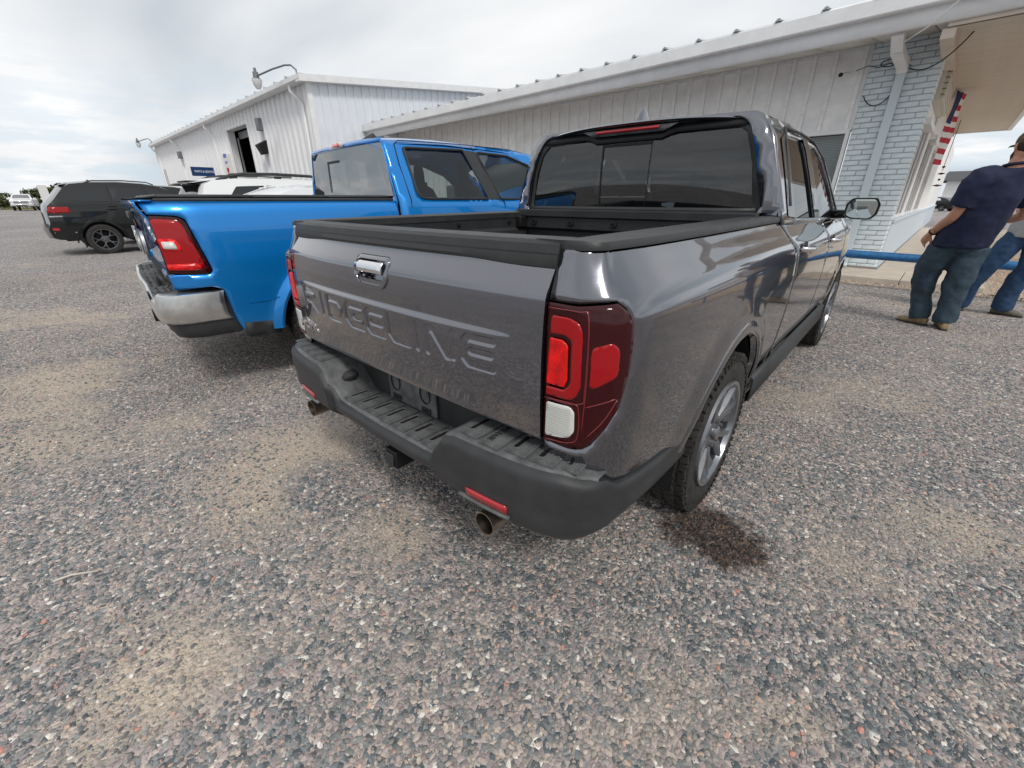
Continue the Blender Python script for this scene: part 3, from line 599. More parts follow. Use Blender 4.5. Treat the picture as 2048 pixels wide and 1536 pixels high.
    sl = MB(); sl.grid(lambda s, k: (sd_ * (.955, .975, .972, .93)[k], s, (.49, .47, .36, .33)[k]), [1.60, 2.4, 3.84], [0, 1, 2, 3]); build(sl, 'sill', PLD, 50, solid=.01)
    # arch liners
    for cy in (1.12, 4.30):
        q = MB(); q.grid(lambda a, x: (sd_ * x, cy + math.cos(a) * .45, .38 + math.sin(a) * .45), [R(-12 + i * 12) for i in range(18)], [.50, .80, .955]); q.grid(lambda u, r_: (sd_ * .52, cy + math.cos(u) * r_, .38 + math.sin(u) * r_), [R(i * 20 - 10) for i in range(11)], [0.05, .45]); q.build('arch_liner', BLK, T)
def handle(dr, s, z, sd_):
    a = S(s, z, .012, sd_); b = S(s + .17, z - .004, .012, sd_); x = Vector(b) - Vector(a)
    q = MB(); out = Vector((sd_, 0, 0)); pts = [Vector(a) + x * t + out * h for t, h in ((0, -.01), (.04, .018), (.2, .030), (.8, .030), (.96, .018), (1, -.01))]
    q.tube(pts, [(.012, .016)] * 6, 10); q.build('handle', CHR, dr, ang=60)
    q = MB(); c = (Vector(a) + Vector(b)) / 2 - out * .009
    q.lathe([(0, .048), (-.012, .042), (-.022, .02), (-.024, 0)], 20, Matrix.Translation(c) @ Matrix.Diagonal((sd_, 1.3, .8, 1))); q.build('handle_cup', PG, dr, ang=60)
gray_side(1); gray_side(-1)

# ---------------------------------------------------------------- tailgate with pressed-in letters
def ty(x, z):
    b = lerp(z, [.69, .8, .95, 1.05, 1.105, 1.12, 1.17, 1.19, 1.24], [.109, .103, .102, .107, .113, .119, .154, .159, .162])
    return b - .036 * (1 - min(1, abs(x) / .76) ** 2.4)
def letters():
    h0, h1 = .8655 + .012, .9725 - .012; m_ = (h0 + h1) / 2; P = []
    def seg(*p): P.append(p)
    def st(x0, x1): return x0 + .012, x1 - .012
    a, b = st(-.645, -.485); seg((a, h0), (a, h1), (b - .01, h1), (b - .002, h1 - .012), (b - .006, m_ + .004), (b - .022, m_ - .004), (a + .03, m_ - .004)); seg((a + .075, m_ - .004), (b, h0))
    x = -.4225; seg((x, h0), (x, h1))
    a, b = st(-.372, -.225); seg((a, h0), (a, h1), (b - .03, h1), (b, h1 - .025), (b, h0 + .025), (b - .03, h0), (a, h0))
    a, b = st(-.212, -.068); seg((b, h1), (a + .022, h1), (a, h1 - .022), (a, h0 + .022), (a + .022, h0), (b, h0), (b, m_ - .002), (a + .06, m_ - .002))
    for (x0, x1) in ((-.055, .073), (.462, .598)):
        a, b = st(x0, x1); seg((b, h1), (a + .015, h1), (a, h1 - .015), (a, h0 + .015), (a + .015, h0), (b, h0)); seg((a + .03, m_), (b - .008, m_))
    a, b = st(.090, .222); seg((a, h1), (a, h0 + .02), (a + .02, h0), (b, h0))
    x = .258; seg((x, h0), (x, h1))
    a, b = st(.298, .440); seg((a, h0), (a, h1 - .005), (a + .03, h1 - .002), (b - .03, h0 + .002), (b, h0 + .005), (b, h1))
    return P
def tailgate():
    xs = sorted(set([round(v, 4) for v in list(np.arange(-.748, -.66, .02)) + list(np.arange(-.66, .612, .0026)) + list(np.arange(.612, .748, .02)) + [.748]]))
    zs = sorted(set([round(v, 4) for v in list(np.arange(.70, .855, .02)) + list(np.arange(.855, 1.006, .0026)) + list(np.arange(1.012, 1.10, .02)) + list(np.arange(1.10, 1.21, .006))]))
    X, Z = np.meshgrid(xs, zs); D = np.full(X.shape, 9.)
    for pl in letters():
        for (a, b) in zip(pl[:-1], pl[1:]):
            a = np.array(a); b = np.array(b); d = b - a; t = np.clip(((X - a[0]) * d[0] + (Z - a[1]) * d[1]) / (d @ d), 0, 1)
            D = np.minimum(D, np.hypot(X - a[0] - t * d[0], Z - a[1] - t * d[1]))
    t = np.clip((.0136 - D) / .0038, 0, 1); emb = .0066 * t * t * (3 - 2 * t)
    env = np.clip((.66 - np.abs(X)) / .35, 0, 1) ** .7; sw = np.clip((.998 - Z) / .015, 0, 1); sw = sw * sw * (3 - 2 * sw); fall = np.clip((Z - .72) / .24, 0, 1); fall = fall * fall * (3 - 2 * fall)
    Y = np.array([[ty(x, z) for x in xs] for z in zs]) + emb - .0125 * env * sw * fall
    # soft press-in round the grab handle
    hx, hz = -.008, 1.098; q = np.maximum(np.abs(X - hx) - .098, np.abs(Z - hz) - .05)
    keep = ~(q < -.004)
    zz = Z.copy(); zz[0, :] += .018 * (1 - (X[0] / .75) ** 2)
    V = np.c_[X.ravel(), Y.ravel(), zz.ravel()]; nx = len(xs); F = []
    for j in range(len(zs) - 1):
        for i in range(nx - 1):
            if keep[j, i] or keep[j + 1, i + 1] or keep[j, i + 1] or keep[j + 1, i]: F.append((j * nx + i, j * nx + i + 1, (j + 1) * nx + i + 1, (j + 1) * nx + i))
    mb = MB(); mb.add(V, F); tg = mb.build('tailgate', PG, T, ang=60)
    e = MB()   # edges and inner skin
    for s_ in (-1, 1): e.add([(s_ * .748, ty(s_ * .748, z) + o, z) for z in (.70, .8, .95, 1.05, 1.11, 1.19) for o in (0, .07)], [(2 * i, 2 * i + 1, 2 * i + 3, 2 * i + 2) for i in range(5)])
    e.add([(x, ty(x, .71) + o, .71 + .018 * (1 - (x / .75) ** 2)) for x in np.linspace(-.748, .748, 13) for o in (0, .06)], [(2 * i, 2 * i + 1, 2 * i + 3, 2 * i + 2) for i in range(12)])
    e.build('tailgate_edge', PG, tg)
    e = MB(); e.b2((-.74, .185, .72), (.74, .20, 1.20)); e.build('inner_skin', LIN, tg)
    # top cap of black plastic with a drooping lip at the ends
    c = MB()
    def cp(x, k):
        dr = .003 + .007 * smooth((abs(x) - .42) / .25); y0 = ty(x, 1.22)
        dy, z = ((.010, 1.186 - dr), (-.010, 1.184 - dr), (-.013, 1.190), (-.009, 1.2075), (-.006, 1.209), (-.002, 1.230), (.010, 1.239), (.075, 1.243), (.085, 1.236), (.085, 1.18))[k]
        return (x, y0 + dy, z)
    xs_ = list(np.linspace(-.752, .752, 41)); c.grid(cp, xs_, list(range(10))); 
    for x in (-.752, .752): c.add([cp(x, k) for k in range(10)], [tuple(range(10))])
    cap = c.build('tailgate_cap', PLA, T, ang=30)
    c = MB(); c.grid(lambda x, k: (x, ty(x, 1.22) - (.0105, .0085)[k], (1.2072, 1.2092)[k]), xs_, [0, 1]); c.build('cap_seam', BLK, cap)
    # handle in its rounded bezel
    def hf(u, v, d=0): return (hx + u, ty(hx + u, hz + v) + d, hz + v)
    ro = rnd([(-.108, .054), (.108, .054), (.108, -.028), (.082, -.056), (-.088, -.056), (-.108, -.034)], .022, 6); ri_ = rnd([(-.088, .038), (.088, .038), (.088, -.016), (.062, -.040), (-.066, -.040), (-.088, -.024)], .016, 6)
    b = MB(); n = len(ro); rings = [[hf(u, v, .002) for u, v in ro], [hf(u * .97, v * .95, -.006) for u, v in ro], [hf(u * 1.05, v * 1.06, -.006) for u, v in ri_], [hf(u, v, .0) for u, v in ri_], [hf(u, v, .035) for u, v in ri_]]
    for r_ in rings: b.v += [tuple(p) for p in r_]
    b.f = [(j * n + i, j * n + (i + 1) % n, (j + 1) * n + (i + 1) % n, (j + 1) * n + i) for j in range(4) for i in range(n)] + [tuple(range(4 * n, 5 * n))]; b.mi = [0] * len(b.f)
    hb = b.build('handle_bezel', PG, tg, ang=50)
    b = MB(); b.grid(lambda u, v: (hf(u, .033 - .034 * v, -.002 - .009 * math.sin(math.pi * (.15 + .75 * v)))), np.linspace(-.086, .084, 8), np.linspace(0, 1, 9)); b.build('handle', CHR, hb, ang=60, solid=.006)
    b = MB(); b.grid(lambda u, v: (hf(-.048 + u, .033 - .034 * v, -.0025 - .0095 * math.sin(math.pi * (.15 + .75 * v)))), (-.001, .001), np.linspace(0, 1, 7)); b.build('seam', BLK, hb)
    b = MB(); b.lathe([(0, .010), (.006, .009), (.007, 0)], 12, Matrix.Translation(hf(-.07, -.024, .02)) @ Matrix.Rotation(R(-90), 4, 'Z')); b.build('key_lock', CHR, hb)
    # maker letters at the lower left corner
    x0 = -.60; text('HONDA', .050, .003, frame((x0, ty(x0, .775) - .004, .782), (1, ty(x0 + .05, .775) - ty(x0, .775), 0), (0, 0, 1)) @ Matrix.Diagonal((1.35, 1, 1, 1)), CHR, 'badge', tg)
    return tg
tailgate()

# ---------------------------------------------------------------- bumper
BP = crspline([(0, -.018), (.3, -.012), (.6, .004), (.78, .030), (.88, .072), (.938, .15), (.957, .27), (.967, .42), (.970, .58), (.970, .72)], 10)
BSL = np.r_[0, np.cumsum(np.linalg.norm(np.diff(BP, axis=0), axis=1))]
def bz(s):     # top height along the bumper
    ax = np.interp(s, BSL, BP[:, 0]); ay = np.interp(s, BSL, BP[:, 1])
    if ax < .95 and ay < .16: return lerp(ax, [.30, .335, .43, .47, .86, .93], [.500, .505, .628, .640, .640, .618])
    return .014 + lerp(ay, [.13, .18, .22, .30, .5, .70], [.622, .592, .562, .550, .533, .518])
def bp(s, z, d=0., side=1):
    x = np.interp(s, BSL, BP[:, 0]); y = np.interp(s, BSL, BP[:, 1]); t = np.array([np.interp(s + .01, BSL, BP[:, 0]) - np.interp(max(s - .01, 0), BSL, BP[:, 0]), np.interp(s + .01, BSL, BP[:, 1]) - np.interp(max(0, s - .01), BSL, BP[:, 1])])
    t = t / (np.linalg.norm(t) + 1e-9); n = (t[1], -t[0]); zt = bz(s)
    o = lerp(z, [.32, .35, .40, .44, .47, .50, .56, .64], [.115, .085, .035, .006, .0, .003, -.004, .0]) + (.022 if y < .14 else .010) * max(0, 1 - (zt - z) / .02) ** 2 - d
    if zt < .56 and s < .6: o += .02
    mid = smooth((.62 - x) / .25)
    if s < .7: o += .03 * mid * smooth((.47 - z) / .1)
    return (side * (x - n[0] * o), y - n[1] * o, z)
def bumper():
    ss = sorted(set([round(v, 4) for v in list(np.linspace(0, .28, 6)) + list(np.linspace(.28, .5, 20)) + list(np.linspace(.5, BSL[-1] - .012, 40))]))
    both = [(-s) for s in ss[::-1] if s > 0] + ss; q = MB()
    def zl(s):
        x = np.interp(s, BSL, BP[:, 0]); y = np.interp(s, BSL, BP[:, 1]); return lerp(x, [0, .3, .5, .9], [.40, .40, .350, .335]) + .0 * y + .02 * smooth((y - .3) / .4)
    def fn(s, t):
        a = abs(s); z0, z1 = zl(a), bz(a); z = z0 + (z1 - z0) * t; return bp(a, z, 0, 1 if s >= 0 else -1)
    ts = [0, .06, .12, .2, .3, .4, .5, .6, .7, .8, .88, .93, .97, 1]
    q.grid(fn, both, ts)
    q.grid(lambda s, k: (lambda p: (p[0] * (1, .9)[k] if abs(s) > .6 else p[0], p[1] + (0, .16)[k] * (1 if abs(s) < .85 else .1), p[2] + (0, .01)[k]))(fn(s, 0)), both, [0, 1])
    q.grid(lambda s, k: (lambda p: (p[0] - (0, .05)[k], p[1] + .01 * k, p[2] + .002 * k))(bp(s, bz(s), 0, 1)), [s for s in ss if s > .90], [0, 1]); q.grid(lambda s, k: (lambda p: (p[0] + (0, .05)[k], p[1] + .01 * k, p[2] + .002 * k))(bp(s, bz(s), 0, -1)), [s for s in ss if s > .90], [0, 1])
    b = q.build('bumper', PLD, T, ang=50)
    # tread top from ramp to ramp
    q = MB(); xs = [x for x in np.linspace(-.945, .945, 96)]
    def top(x, k):
        s = float(np.interp(abs(x), BP[:50, 0], BSL[:50])); z1 = bz(s); p = bp(s, z1, 0, 1 if x >= 0 else -1)
        if k == 0: return p
        yb = .205 if abs(x) < .44 else lerp(abs(x), [.46, .76, .80, .93], [.215, .215, .20, .19])
        return (p[0], p[1] + (yb - p[1]) * (0, .03, .10, 1)[k], p[2] + (0, .006, .008, .008)[k])
    q.grid(top, xs, [0, 1, 2, 3]); q.build('step_top', PAD, b, ang=50)
    # ribbed step pads, each with a slot and a dotted half
    def pad_mesh(w, d, dots):
        m_ = MB(); m_.box((0, 0, .003), (w, d, .006)); 
        po = rnd([(-w * .28, -d * .30), (-w * .28 + .018, -d * .30), (-w * .28 + .018, d * .30), (-w * .28, d * .30)], .0085, 4); po = [(u - .006, v) for u, v in po]; n = len(po)
        m_.v_ = None; c = (sum(u for u, v in po) / n, 0)
        ringo = [((u - c[0]) * 1.45 + c[0], v * 1.06, .0062) for u, v in po]; ringt = [((u - c[0]) * 1.2 + c[0], v * 1.03, .0095) for u, v in po]; ringi = [(u, v, .0062) for u, v in po]
        k0 = len(m_.v); m_.v += ringo + ringt + ringi; fs = [(k0 + j * n + i, k0 + j * n + (i + 1) % n, k0 + (j + 1) * n + (i + 1) % n, k0 + (j + 1) * n + i) for j in range(2) for i in range(n)]; m_.f += fs; m_.mi += [0] * len(fs)
        m_.f.append(tuple(k0 + 2 * n + i for i in range(n))); m_.mi.append(1)
        if dots:
            ny = int(d * .9 / .011)
            for i in range(4):
                for j in range(ny): m_.box((w * .08 + i * .0105, -d * .44 + j * .011 + (.005 if i % 2 else 0), .0072), (.0058, .0058, .003), Matrix.Rotation(R(45), 3, 'Z'), mi=0)
        return m_
    def place(x, z, w, y0, y1, first):
        o = shared('step_pad', first, b, (x, (y0 + y1) / 2, z)); return o
    ml = pad_mesh(.080, .145, True).build('step_pad', [PAD, BLK], b, smooth=False); me = ml.data; ml.location = (-.285 + .0, .115, .509); 
    for i in range(1, 7): shared('step_pad', me, b, (-.285 + i * .095, .115, .509))
    for i in range(5):
        for s_ in (-1, 1):
            if s_ > 0 and i == 1: continue
            x = s_ * (.515 + i * .088 - (.012 if i == 4 else 0)); y0 = BP[int(np.argmin(abs(BP[:40, 0] - abs(x))))][1]; w = .92 if i < 4 else .62
            shared('step_pad', me, b, (x, (y0 + .02 + .205) / 2 + (.0 if i < 4 else .01), .649 - (.004 if i == 4 else 0)), (0, 0, s_ * R(2 + i * 1.5)), (w, 1.02 - .055 * i, 1))
    q = MB(); q.box((0, 0, .003), (.074, .15, .006)); o = q.build('step_pad', PAD, b); o.location = (.603, .108, .649); o.rotation_euler = (0, 0, R(3.5)); tag(o, 'step pad with the word RELEASE moulded on it')
    text('RELEASE', .026, .0012, Matrix.Translation((.585, .105, .6565)) @ Matrix.Rotation(R(-86), 4, 'Z'), PLA, 'release_text', b); text('↕', .03, .0012, Matrix.Translation((.588, .165, .6565)), PLA, 'arrow_mark', b)
    # reflectors with a plastic shelf under them, tow plug, number plate recess
    for s_ in (-1, 1):
        q = MB(); q.grid(lambda s, z: bp(s, z, .004, s_), np.linspace(.535, .70, 8), [.452, .484]); q.build('reflector', REFL, b, solid=.006, flip=s_ < 0)
        q = MB(); q.grid(lambda s, z: bp(s, z, .012 - (.484 - z) * .0, s_), np.linspace(.50, .71, 8), [.440, .447]); q.build('reflector_shelf', PAD, b, solid=.02, flip=s_ < 0)
    q = MB(); q.grid(lambda x, z: (x, .205 + .0 * z, z), np.linspace(-.48, .48, 20), [.50, .6, .72]); q.build('plate_recess', PLA, b)
    pm = MB(); pm.b2((-.175, .192, .515), (.155, .204, .70)); pm.build('plate_mount', PAD, b, bevel=.004)
    for x in (-.115, .09):
        for z in (.672, .535):
            q = MB(); q.b2((x - .028, .186, z - .011), (x + .028, .192, z + .011)); q.b2((x - .020, .1845, z - .005), (x + .018, .187, z + .005), mi=1); q.build('plate_clip', [PLA, BLK], b)
        q = MB(); q.lathe([(0, .032), (.010, .028), (.022, .018), (.023, 0)], 20, Matrix.Translation((x, .186, .605)) @ Matrix.Rotation(R(-90), 4, 'Z') @ Matrix.Diagonal((-1, 1.0, 1.25, 1))); q.build('screw_boss', BLK, b, ang=40)
    # socket cover on the left ramp
    q = MB(); M = frame((-.392, .115, .568), (.13, 0, -.125), (0, 1, 0)); q.prism(rnd([(-.040, -.045), (.040, -.045), (.040, .045), (-.040, .045)], .012, 3), lambda u, v: M @ Vector((u, v, 0)), lambda u, v: M @ Vector((u, v, .007))); q.build('socket_plate', PLA, b, bevel=.002)
    q = MB(); q.tube([M @ Vector(p) for p in ((.0, -.03, .008), (0, -.012, .024), (0, .014, .026), (0, .022, .012))], [.012, .023, .024, .02], 14); q.build('socket_cap', PLD, b, ang=50)
    # tow receiver, chassis
    q = MB(); q.b2((.0, .03, .315), (.075, .35, .395)); q.b2((-.55, .12, .33), (.6, .2, .42)); q.build('tow_receiver', BLK, T, bevel=.006)
    q = MB(); q.b2((.010, .022, .325), (.065, .03, .385)); q.build('receiver_plug', PLA, T, bevel=.004)
    for s_ in (-1, 1):
        q = MB(); M = Matrix.Translation((s_ * .612, .035, .375)) @ Matrix.Rotation(R(-90), 4, 'Z'); q.lathe([(-.20, .036), (0.02, .0405), (.032, .0425), (.032, .0380), (.01, .037), (-.16, .034)], 28, M); e = q.build('exhaust_tip', STL, T, ang=50)
        q = MB(); q.lathe([(-.06, .0355), (-.06, 0)], 20, M); q.build('exhaust_bore', BLK, e)
    q = MB(); q.b2((-.7, .25, .36), (.7, .66, .6)); q.b2((-.60, .6, .26), (.60, 1.7, .5)); q.b2((-.90, 1.66, .27), (.90, 3.8, .42)); q.b2((-.6, 3.7, .3), (.6, 5.0, .7)); q.build('underbody', BLK, T)
    q = MB(); q.tube([(-.8, 1.11, .37), (.8, 1.11, .37)], .04, 10); q.build('axle', BLK, T)
    q = MB(); q.tube([(-.8, 4.3, .37), (.8, 4.3, .37)], .035, 10); q.build('axle', BLK, T)
bumper()

# ---------------------------------------------------------------- open bed
q = MB(); FR = 1.80
q.b2((-.70, .2, .76), (.70, FR, .79)); bed = q.build('bed_floor', LIN, T)
for s_ in (-1, 1):
    q = MB(); q.grid(lambda y, k: (s_ * (.745, .745, .725, .725, .70, .70, .715, .70)[k], y, (1.24, 1.15, 1.13, 1.04, 1.02, .96, .94, .78)[k]), [.19, .6, 1.2, FR], list(range(8))); q.build('bed_wall', LIN, bed, ang=30, flip=s_ > 0)
    for y in (.55, 1.15, 1.62):
        q = MB(); q.lathe([(0, .016), (.006, .014), (.008, 0)], 12, Matrix.Translation((s_ * .742, y, 1.185)) @ Matrix.Diagonal((-s_, 1, 1, 1))); q.build('bolt', BLK, bed)
q = MB(); q.grid(lambda x, k: (x, FR + (-.03, -.05, -.05, -.035, -.035, .0, .0, .02)[k], (1.262, 1.262, 1.225, 1.215, 1.15, 1.13, .86, .79)[k]), np.linspace(-.78, .78, 12), list(range(8))); q.grid(lambda x, k: (x, FR + (-.05, -.03, .12)[k], (1.25, 1.268, 1.268)[k]), np.linspace(-.80, .80, 12), [0, 1, 2]); fw = q.build('bed_front_wall', LIN, bed, ang=30)
q = MB(); q.b2((-.56, FR - .008, .87), (.56, FR + .004, 1.04)); q.build('storage_net_panel', PLA, bed, bevel=.006)
for x in (-.63, -.32, .0, .32, .63):
    q = MB(); q.lathe([(0, .022), (.008, .021), (.010, .012), (.004, .010), (.004, 0)], 16, Matrix.Translation((x, FR - .036, 1.185)) @ Matrix.Rotation(R(-90), 4, 'Z')); q.build('tie_down', BLK, bed)
for s_ in (-1, 1):
    q = MB(); q.b2((s_ * .74, 1.69, 1.15), (s_ * .70, FR - .03, 1.22)); q.build('cleat', BLK, bed, bevel=.004)

# ---------------------------------------------------------------- cab
def cx(z): return lerp(z, [1.19, 1.235, 1.45, 1.62, 1.70, 1.735], [.905, .888, .815, .752, .710, .66])
def cabf(y, z, s_, d=0): return (s_ * (cx(z) + d - .03 * smooth((y - 3.0) / 1.4)), y, z)
ROOFZ = [(1.90, 1.735), (2.1, 1.758), (2.6, 1.768), (3.0, 1.752), (3.3, 1.71)]
def roofz(y): return lerp(y, [a for a, b in ROOFZ], [b for a, b in ROOFZ]) - .023
cab_out = [(1.86, 1.22), (1.89, 1.44), (1.925, 1.63), (1.955, 1.70), (2.02, 1.725)] + [(y, roofz(y)) for y in (2.2, 2.6, 3.0, 3.3)] + [(3.6, 1.56), (3.9, 1.36), (4.10, 1.20), (3.0, 1.20), (2.0, 1.22)]
w1 = rnd([(2.155, 1.235), (2.20, 1.50), (2.255, 1.655), (2.72, 1.668), (2.775, 1.222)], .02); w2 = rnd([(2.89, 1.218), (2.83, 1.665), (3.12, 1.652), (3.36, 1.575), (3.84, 1.20)], .02)
for s_ in (-1, 1):
    q = MB(); q.panel(cab_out, lambda y, z: cabf(y, z, s_), .05, holes=[w1, w2]); q.build('cab_side', PG, T, ang=50, solid=.02, flip=s_ < 0)
    for w_ in (w1, w2):
        q = MB(); q.panel(w_, lambda y, z: cabf(y, z, s_, -.012), .08); q.build('side_window', GLO, T, ang=60)
    q = MB(); q.panel(rnd([(1.985, 1.25), (2.06, 1.62), (2.22, 1.665), (2.145, 1.24)], .01), lambda y, z: cabf(y, z, s_, .004), .06); q.build('pillar_trim', MATS['black_paint'], T, ang=60, flip=s_ < 0)
    q = MB(); q.panel(rnd([(2.74, 1.21), (2.70, 1.68), (2.86, 1.675), (2.92, 1.208)], .01), lambda y, z: cabf(y, z, s_, .004), .06); q.build('pillar_trim', MATS['black_paint'], T, ang=60, flip=s_ < 0)
    q = MB(); q.tube([Vector(cabf(y, 1.232 - .022 * (y - 1.95), s_, .006)) for y in (2.10, 2.5, 3.0, 3.5, 3.92)], .009, 6); q.build('belt_trim', CHR, T)
    q = MB(); q.tube([Vector(cabf(y, z, s_, .004)) for y, z in ((2.06, 1.30), (2.16, 1.60), (2.25, 1.69), (2.7, 1.70), (3.1, 1.69), (3.38, 1.60), (3.9, 1.24))], .008, 6); q.build('window_trim', PLA, T)
# roof
def roof(x, y):
    t = abs(x) / .66; return (x, y, lerp(y, [a for a, b in ROOFZ], [b for a, b in ROOFZ]) - .028 * t ** 3)
def ryb(x): return 1.80 + .115 * (abs(x) / .66) ** 2.2
q = MB(); q.grid(lambda x, k: (lambda y: roof(x, y))(ryb(x) + (3.3 - ryb(x)) * k), np.linspace(-.66, .66, 23), np.linspace(0, 1, 14))
q.grid(lambda x, k: (x, ryb(x) + (0, -.012, -.002, .05)[k], roof(x, max(1.9, ryb(x)))[2] + (0, -.008, -.018, -.020)[k]), np.linspace(-.66, .66, 23), [3, 2, 1, 0]); q.build('roof', PG, T, ang=50)
# rear face: pillar frame, black surround, curved glass
def rf(x, z, d=0.): 
    b = lerp(z, [1.22, 1.45, 1.64, 1.735], [1.862, 1.862, 1.872, 1.915]); return (x, b - .062 * (1 - min(1, abs(x) / .80) ** 2) * lerp(z, [1.24, 1.5], [.9, 1]) + d, z)
fo = rnd([(-.880, 1.238), (.880, 1.238), (.815, 1.45), (.752, 1.62), (.700, 1.712), (.655, 1.734), (-.655, 1.734), (-.700, 1.712), (-.752, 1.62), (-.815, 1.45)], .02, 3)
fi = rnd([(-.775, 1.262), (.775, 1.262), (.712, 1.52), (.655, 1.672), (.600, 1.712), (-.600, 1.712), (-.655, 1.672), (-.712, 1.52)], .03, 4)
q = MB(); q.panel(fo, lambda x, z: rf(x, z, 0), .04, holes=[fi]); q.build('pillar_frame', PG, T, ang=50, solid=.02)
hd = lambda x: 1.640 + .028 * smooth((abs(x) - .22) / .06) 
gl = [(-.735, 1.285), (.735, 1.285), (.69, 1.50), (.640, 1.64), (.60, 1.668), (.30, 1.668), (.24, 1.655), (.21, 1.640), (-.21, 1.640), (-.24, 1.655), (-.30, 1.668), (-.60, 1.655), (-.655, 1.60), (-.70, 1.50)]
q = MB(); q.panel([(a * 1.06, 1.255 + (b - 1.255) * 1.0) for a, b in fi], lambda x, z: rf(x, z, .022), .05, holes=[gl]); q.build('window_surround', PLA, T, ang=50, solid=.012)
q = MB(); q.panel([(-.66, 1.715), (.66, 1.715), (.62, 1.672), (.29, 1.668), (.24, 1.655), (.21, 1.64), (-.21, 1.64), (-.24, 1.655), (-.29, 1.668), (-.62, 1.665)], lambda x, z: rf(x, z, .012), .05); q.build('window_header', BLK, T, solid=.01)
q = MB(); q.panel(gl, lambda x, z: rf(x, z, .030), .05); rw = q.build('rear_window', GLT, T, ang=60)
for x0, x1 in ((-.158, -.154), (.154, .157)):
    q = MB(); q.grid(lambda x, z: rf(x, z, .026), (x0 - (.006 if x0 < 0 else 0), x1), (1.285, 1.35, 1.5, 1.64)); q.build('slider_edge', BLK, rw)
q = MB(); q.grid(lambda x, z: rf(x, z, .026), np.linspace(-.154, .154, 5), (1.342, 1.347)); q.build('slider_rail', PAD, rw)
q = MB(); q.grid(lambda x, z: rf(x, z, .026), np.linspace(-.154, .154, 5), (1.618, 1.632)); q.build('slider_rail', BLK, rw)
q = MB(); q.panel(rnd([(-.30, 1.708), (.30, 1.708), (.22, 1.676), (-.22, 1.676)], .006, 2), lambda x, z: rf(x, z, -.030 + (1.708 - z) * .5), .04); bl = q.build('brake_light', PAD, T, solid=.02)
q = MB(); q.panel(rnd([(-.205, 1.704), (.205, 1.704), (.195, 1.688), (-.195, 1.688)], .004, 2), lambda x, z: rf(x, z, -.040 + (1.708 - z) * .5), .04); q.build('red_lens', REFL, bl, solid=.006)
q = MB(); q.grid(lambda x, k: rf(x, (1.258, 1.288)[k], .008), np.linspace(-.78, .78, 12), [0, 1]); q.build('sill_trim', PLA, T, solid=.01)
# fin, windscreen, bonnet, interior, mirrors
q = MB(); prof = [(1.93, .0), (1.925, .012), (1.99, .055), (2.03, .06), (2.07, .045), (2.13, .015), (2.20, 0)]
q.add([(s_ * w * (1 if h < .01 else .45), y, 1.752 + h) for (y, h), w in zip(prof, (.004, .022, .018, .014, .020, .022, .004)) for s_ in (-1, 1)] , [(2 * i, 2 * i + 1, 2 * i + 3, 2 * i + 2) for i in range(6)])
q.v = []; q.f = []; q.mi = []
q.grid(lambda a, t: (math.cos(a) * .056 * (1 - t) ** .8 * (1 if math.sin(a) > 0 else .8) * .55, 1.97 + .045 * t + (.16 * (1 - t) * max(0, math.sin(a)) + .055 * (1 - t) ** .5 * min(0, math.sin(a))), 1.752 + .085 * t), [2 * math.pi * i / 20 for i in range(21)], [0, .15, .3, .5, .7, .85, .95, 1]); q.build('antenna_fin', PG, T, ang=60)
q = MB(); q.grid(lambda x, k: (x * (.66, .80)[k], (3.3, 4.12)[k] - .0 + .16 * (1 - x * x) * (.3, 1)[k], (1.70, 1.20)[k]), np.linspace(-1, 1, 9), [0, 1]); q.build('windscreen', GLC, T)
q = MB(); q.grid(lambda x, k: (x * (.86, .88, .84, .80)[k], (4.02, 4.5, 5.0, 5.22)[k] + .1 * (1 - x * x), (1.19, 1.12, 1.03, .95)[k] + .02 * (1 - x * x)), np.linspace(-1, 1, 9), [0, 1, 2, 3]); q.build('bonnet', PG, T, ang=60)
q = MB(); q.grid(lambda x, k: (x * .86, 5.22 + .1 * (1 - x * x), (.95, .5, .35)[k]), np.linspace(-1, 1, 9), [0, 1, 2]); q.build('grille', PLA, T)
def seats(parent, xs, y, z, m=SEAT, w=.46):
    for x in xs:
        q = MB(); q.grid(lambda a, k: (x + math.cos(a) * w * .5 * (.9, 1, 1, .95, .8, .35, .3)[k], y + math.sin(a) * .08 + (0, .0, -.03, -.08, -.13, -.15, -.15)[k], z + (0, .1, .3, .5, .62, .66, .70)[k]), [2 * math.pi * i / 16 for i in range(17)], list(range(7))); q.tube([(x, y - .16, z + .66), (x, y - .16, z + .71), (x, y - .165, z + .80), (x, y - .17, z + .87), (x, y - .17, z + .885)], [(.05, .10), (.055, .13), (.055, .135), (.045, .12), (.02, .06)], 14); q.build('seat', m, parent, ang=60)
seats(T, (-.42, .42), 2.95, .72); seats(T, (-.42, 0, .42), 2.15, .72, w=.4)
q = MB(); q.b2((-.62, 1.93, 1.655), (.62, 3.28, 1.69)); q.build('headliner', SEAT, T)
q = MB(); q.b2((-.78, 3.5, .9), (.78, 3.95, 1.16)); q.b2((-.8, 1.95, .70), (.8, 3.9, .74)); q.build('dashboard', SEAT, T, bevel=.03)
q = MB(); q.tube([(-.42 + .17 * math.cos(R(i * 15)), 3.42 - .05 * math.sin(R(i * 15)), 1.10 + .16 * math.sin(R(i * 15))) for i in range(25)], .014, 6); q.build('steering_wheel', SEAT, T)
0 and text('WE', .10, .001, frame((-.20, 3.56, 1.47), (1, 0, 0), (0, .55, -.35) if False else (0, -.5, .8)), WTX, 'window_letters', T); 0 and text('YR\nRS', .115, .001, frame((.34, 3.66, 1.44), (1, 0, 0), (0, -.5, .8)), WTX, 'window_letters', T)
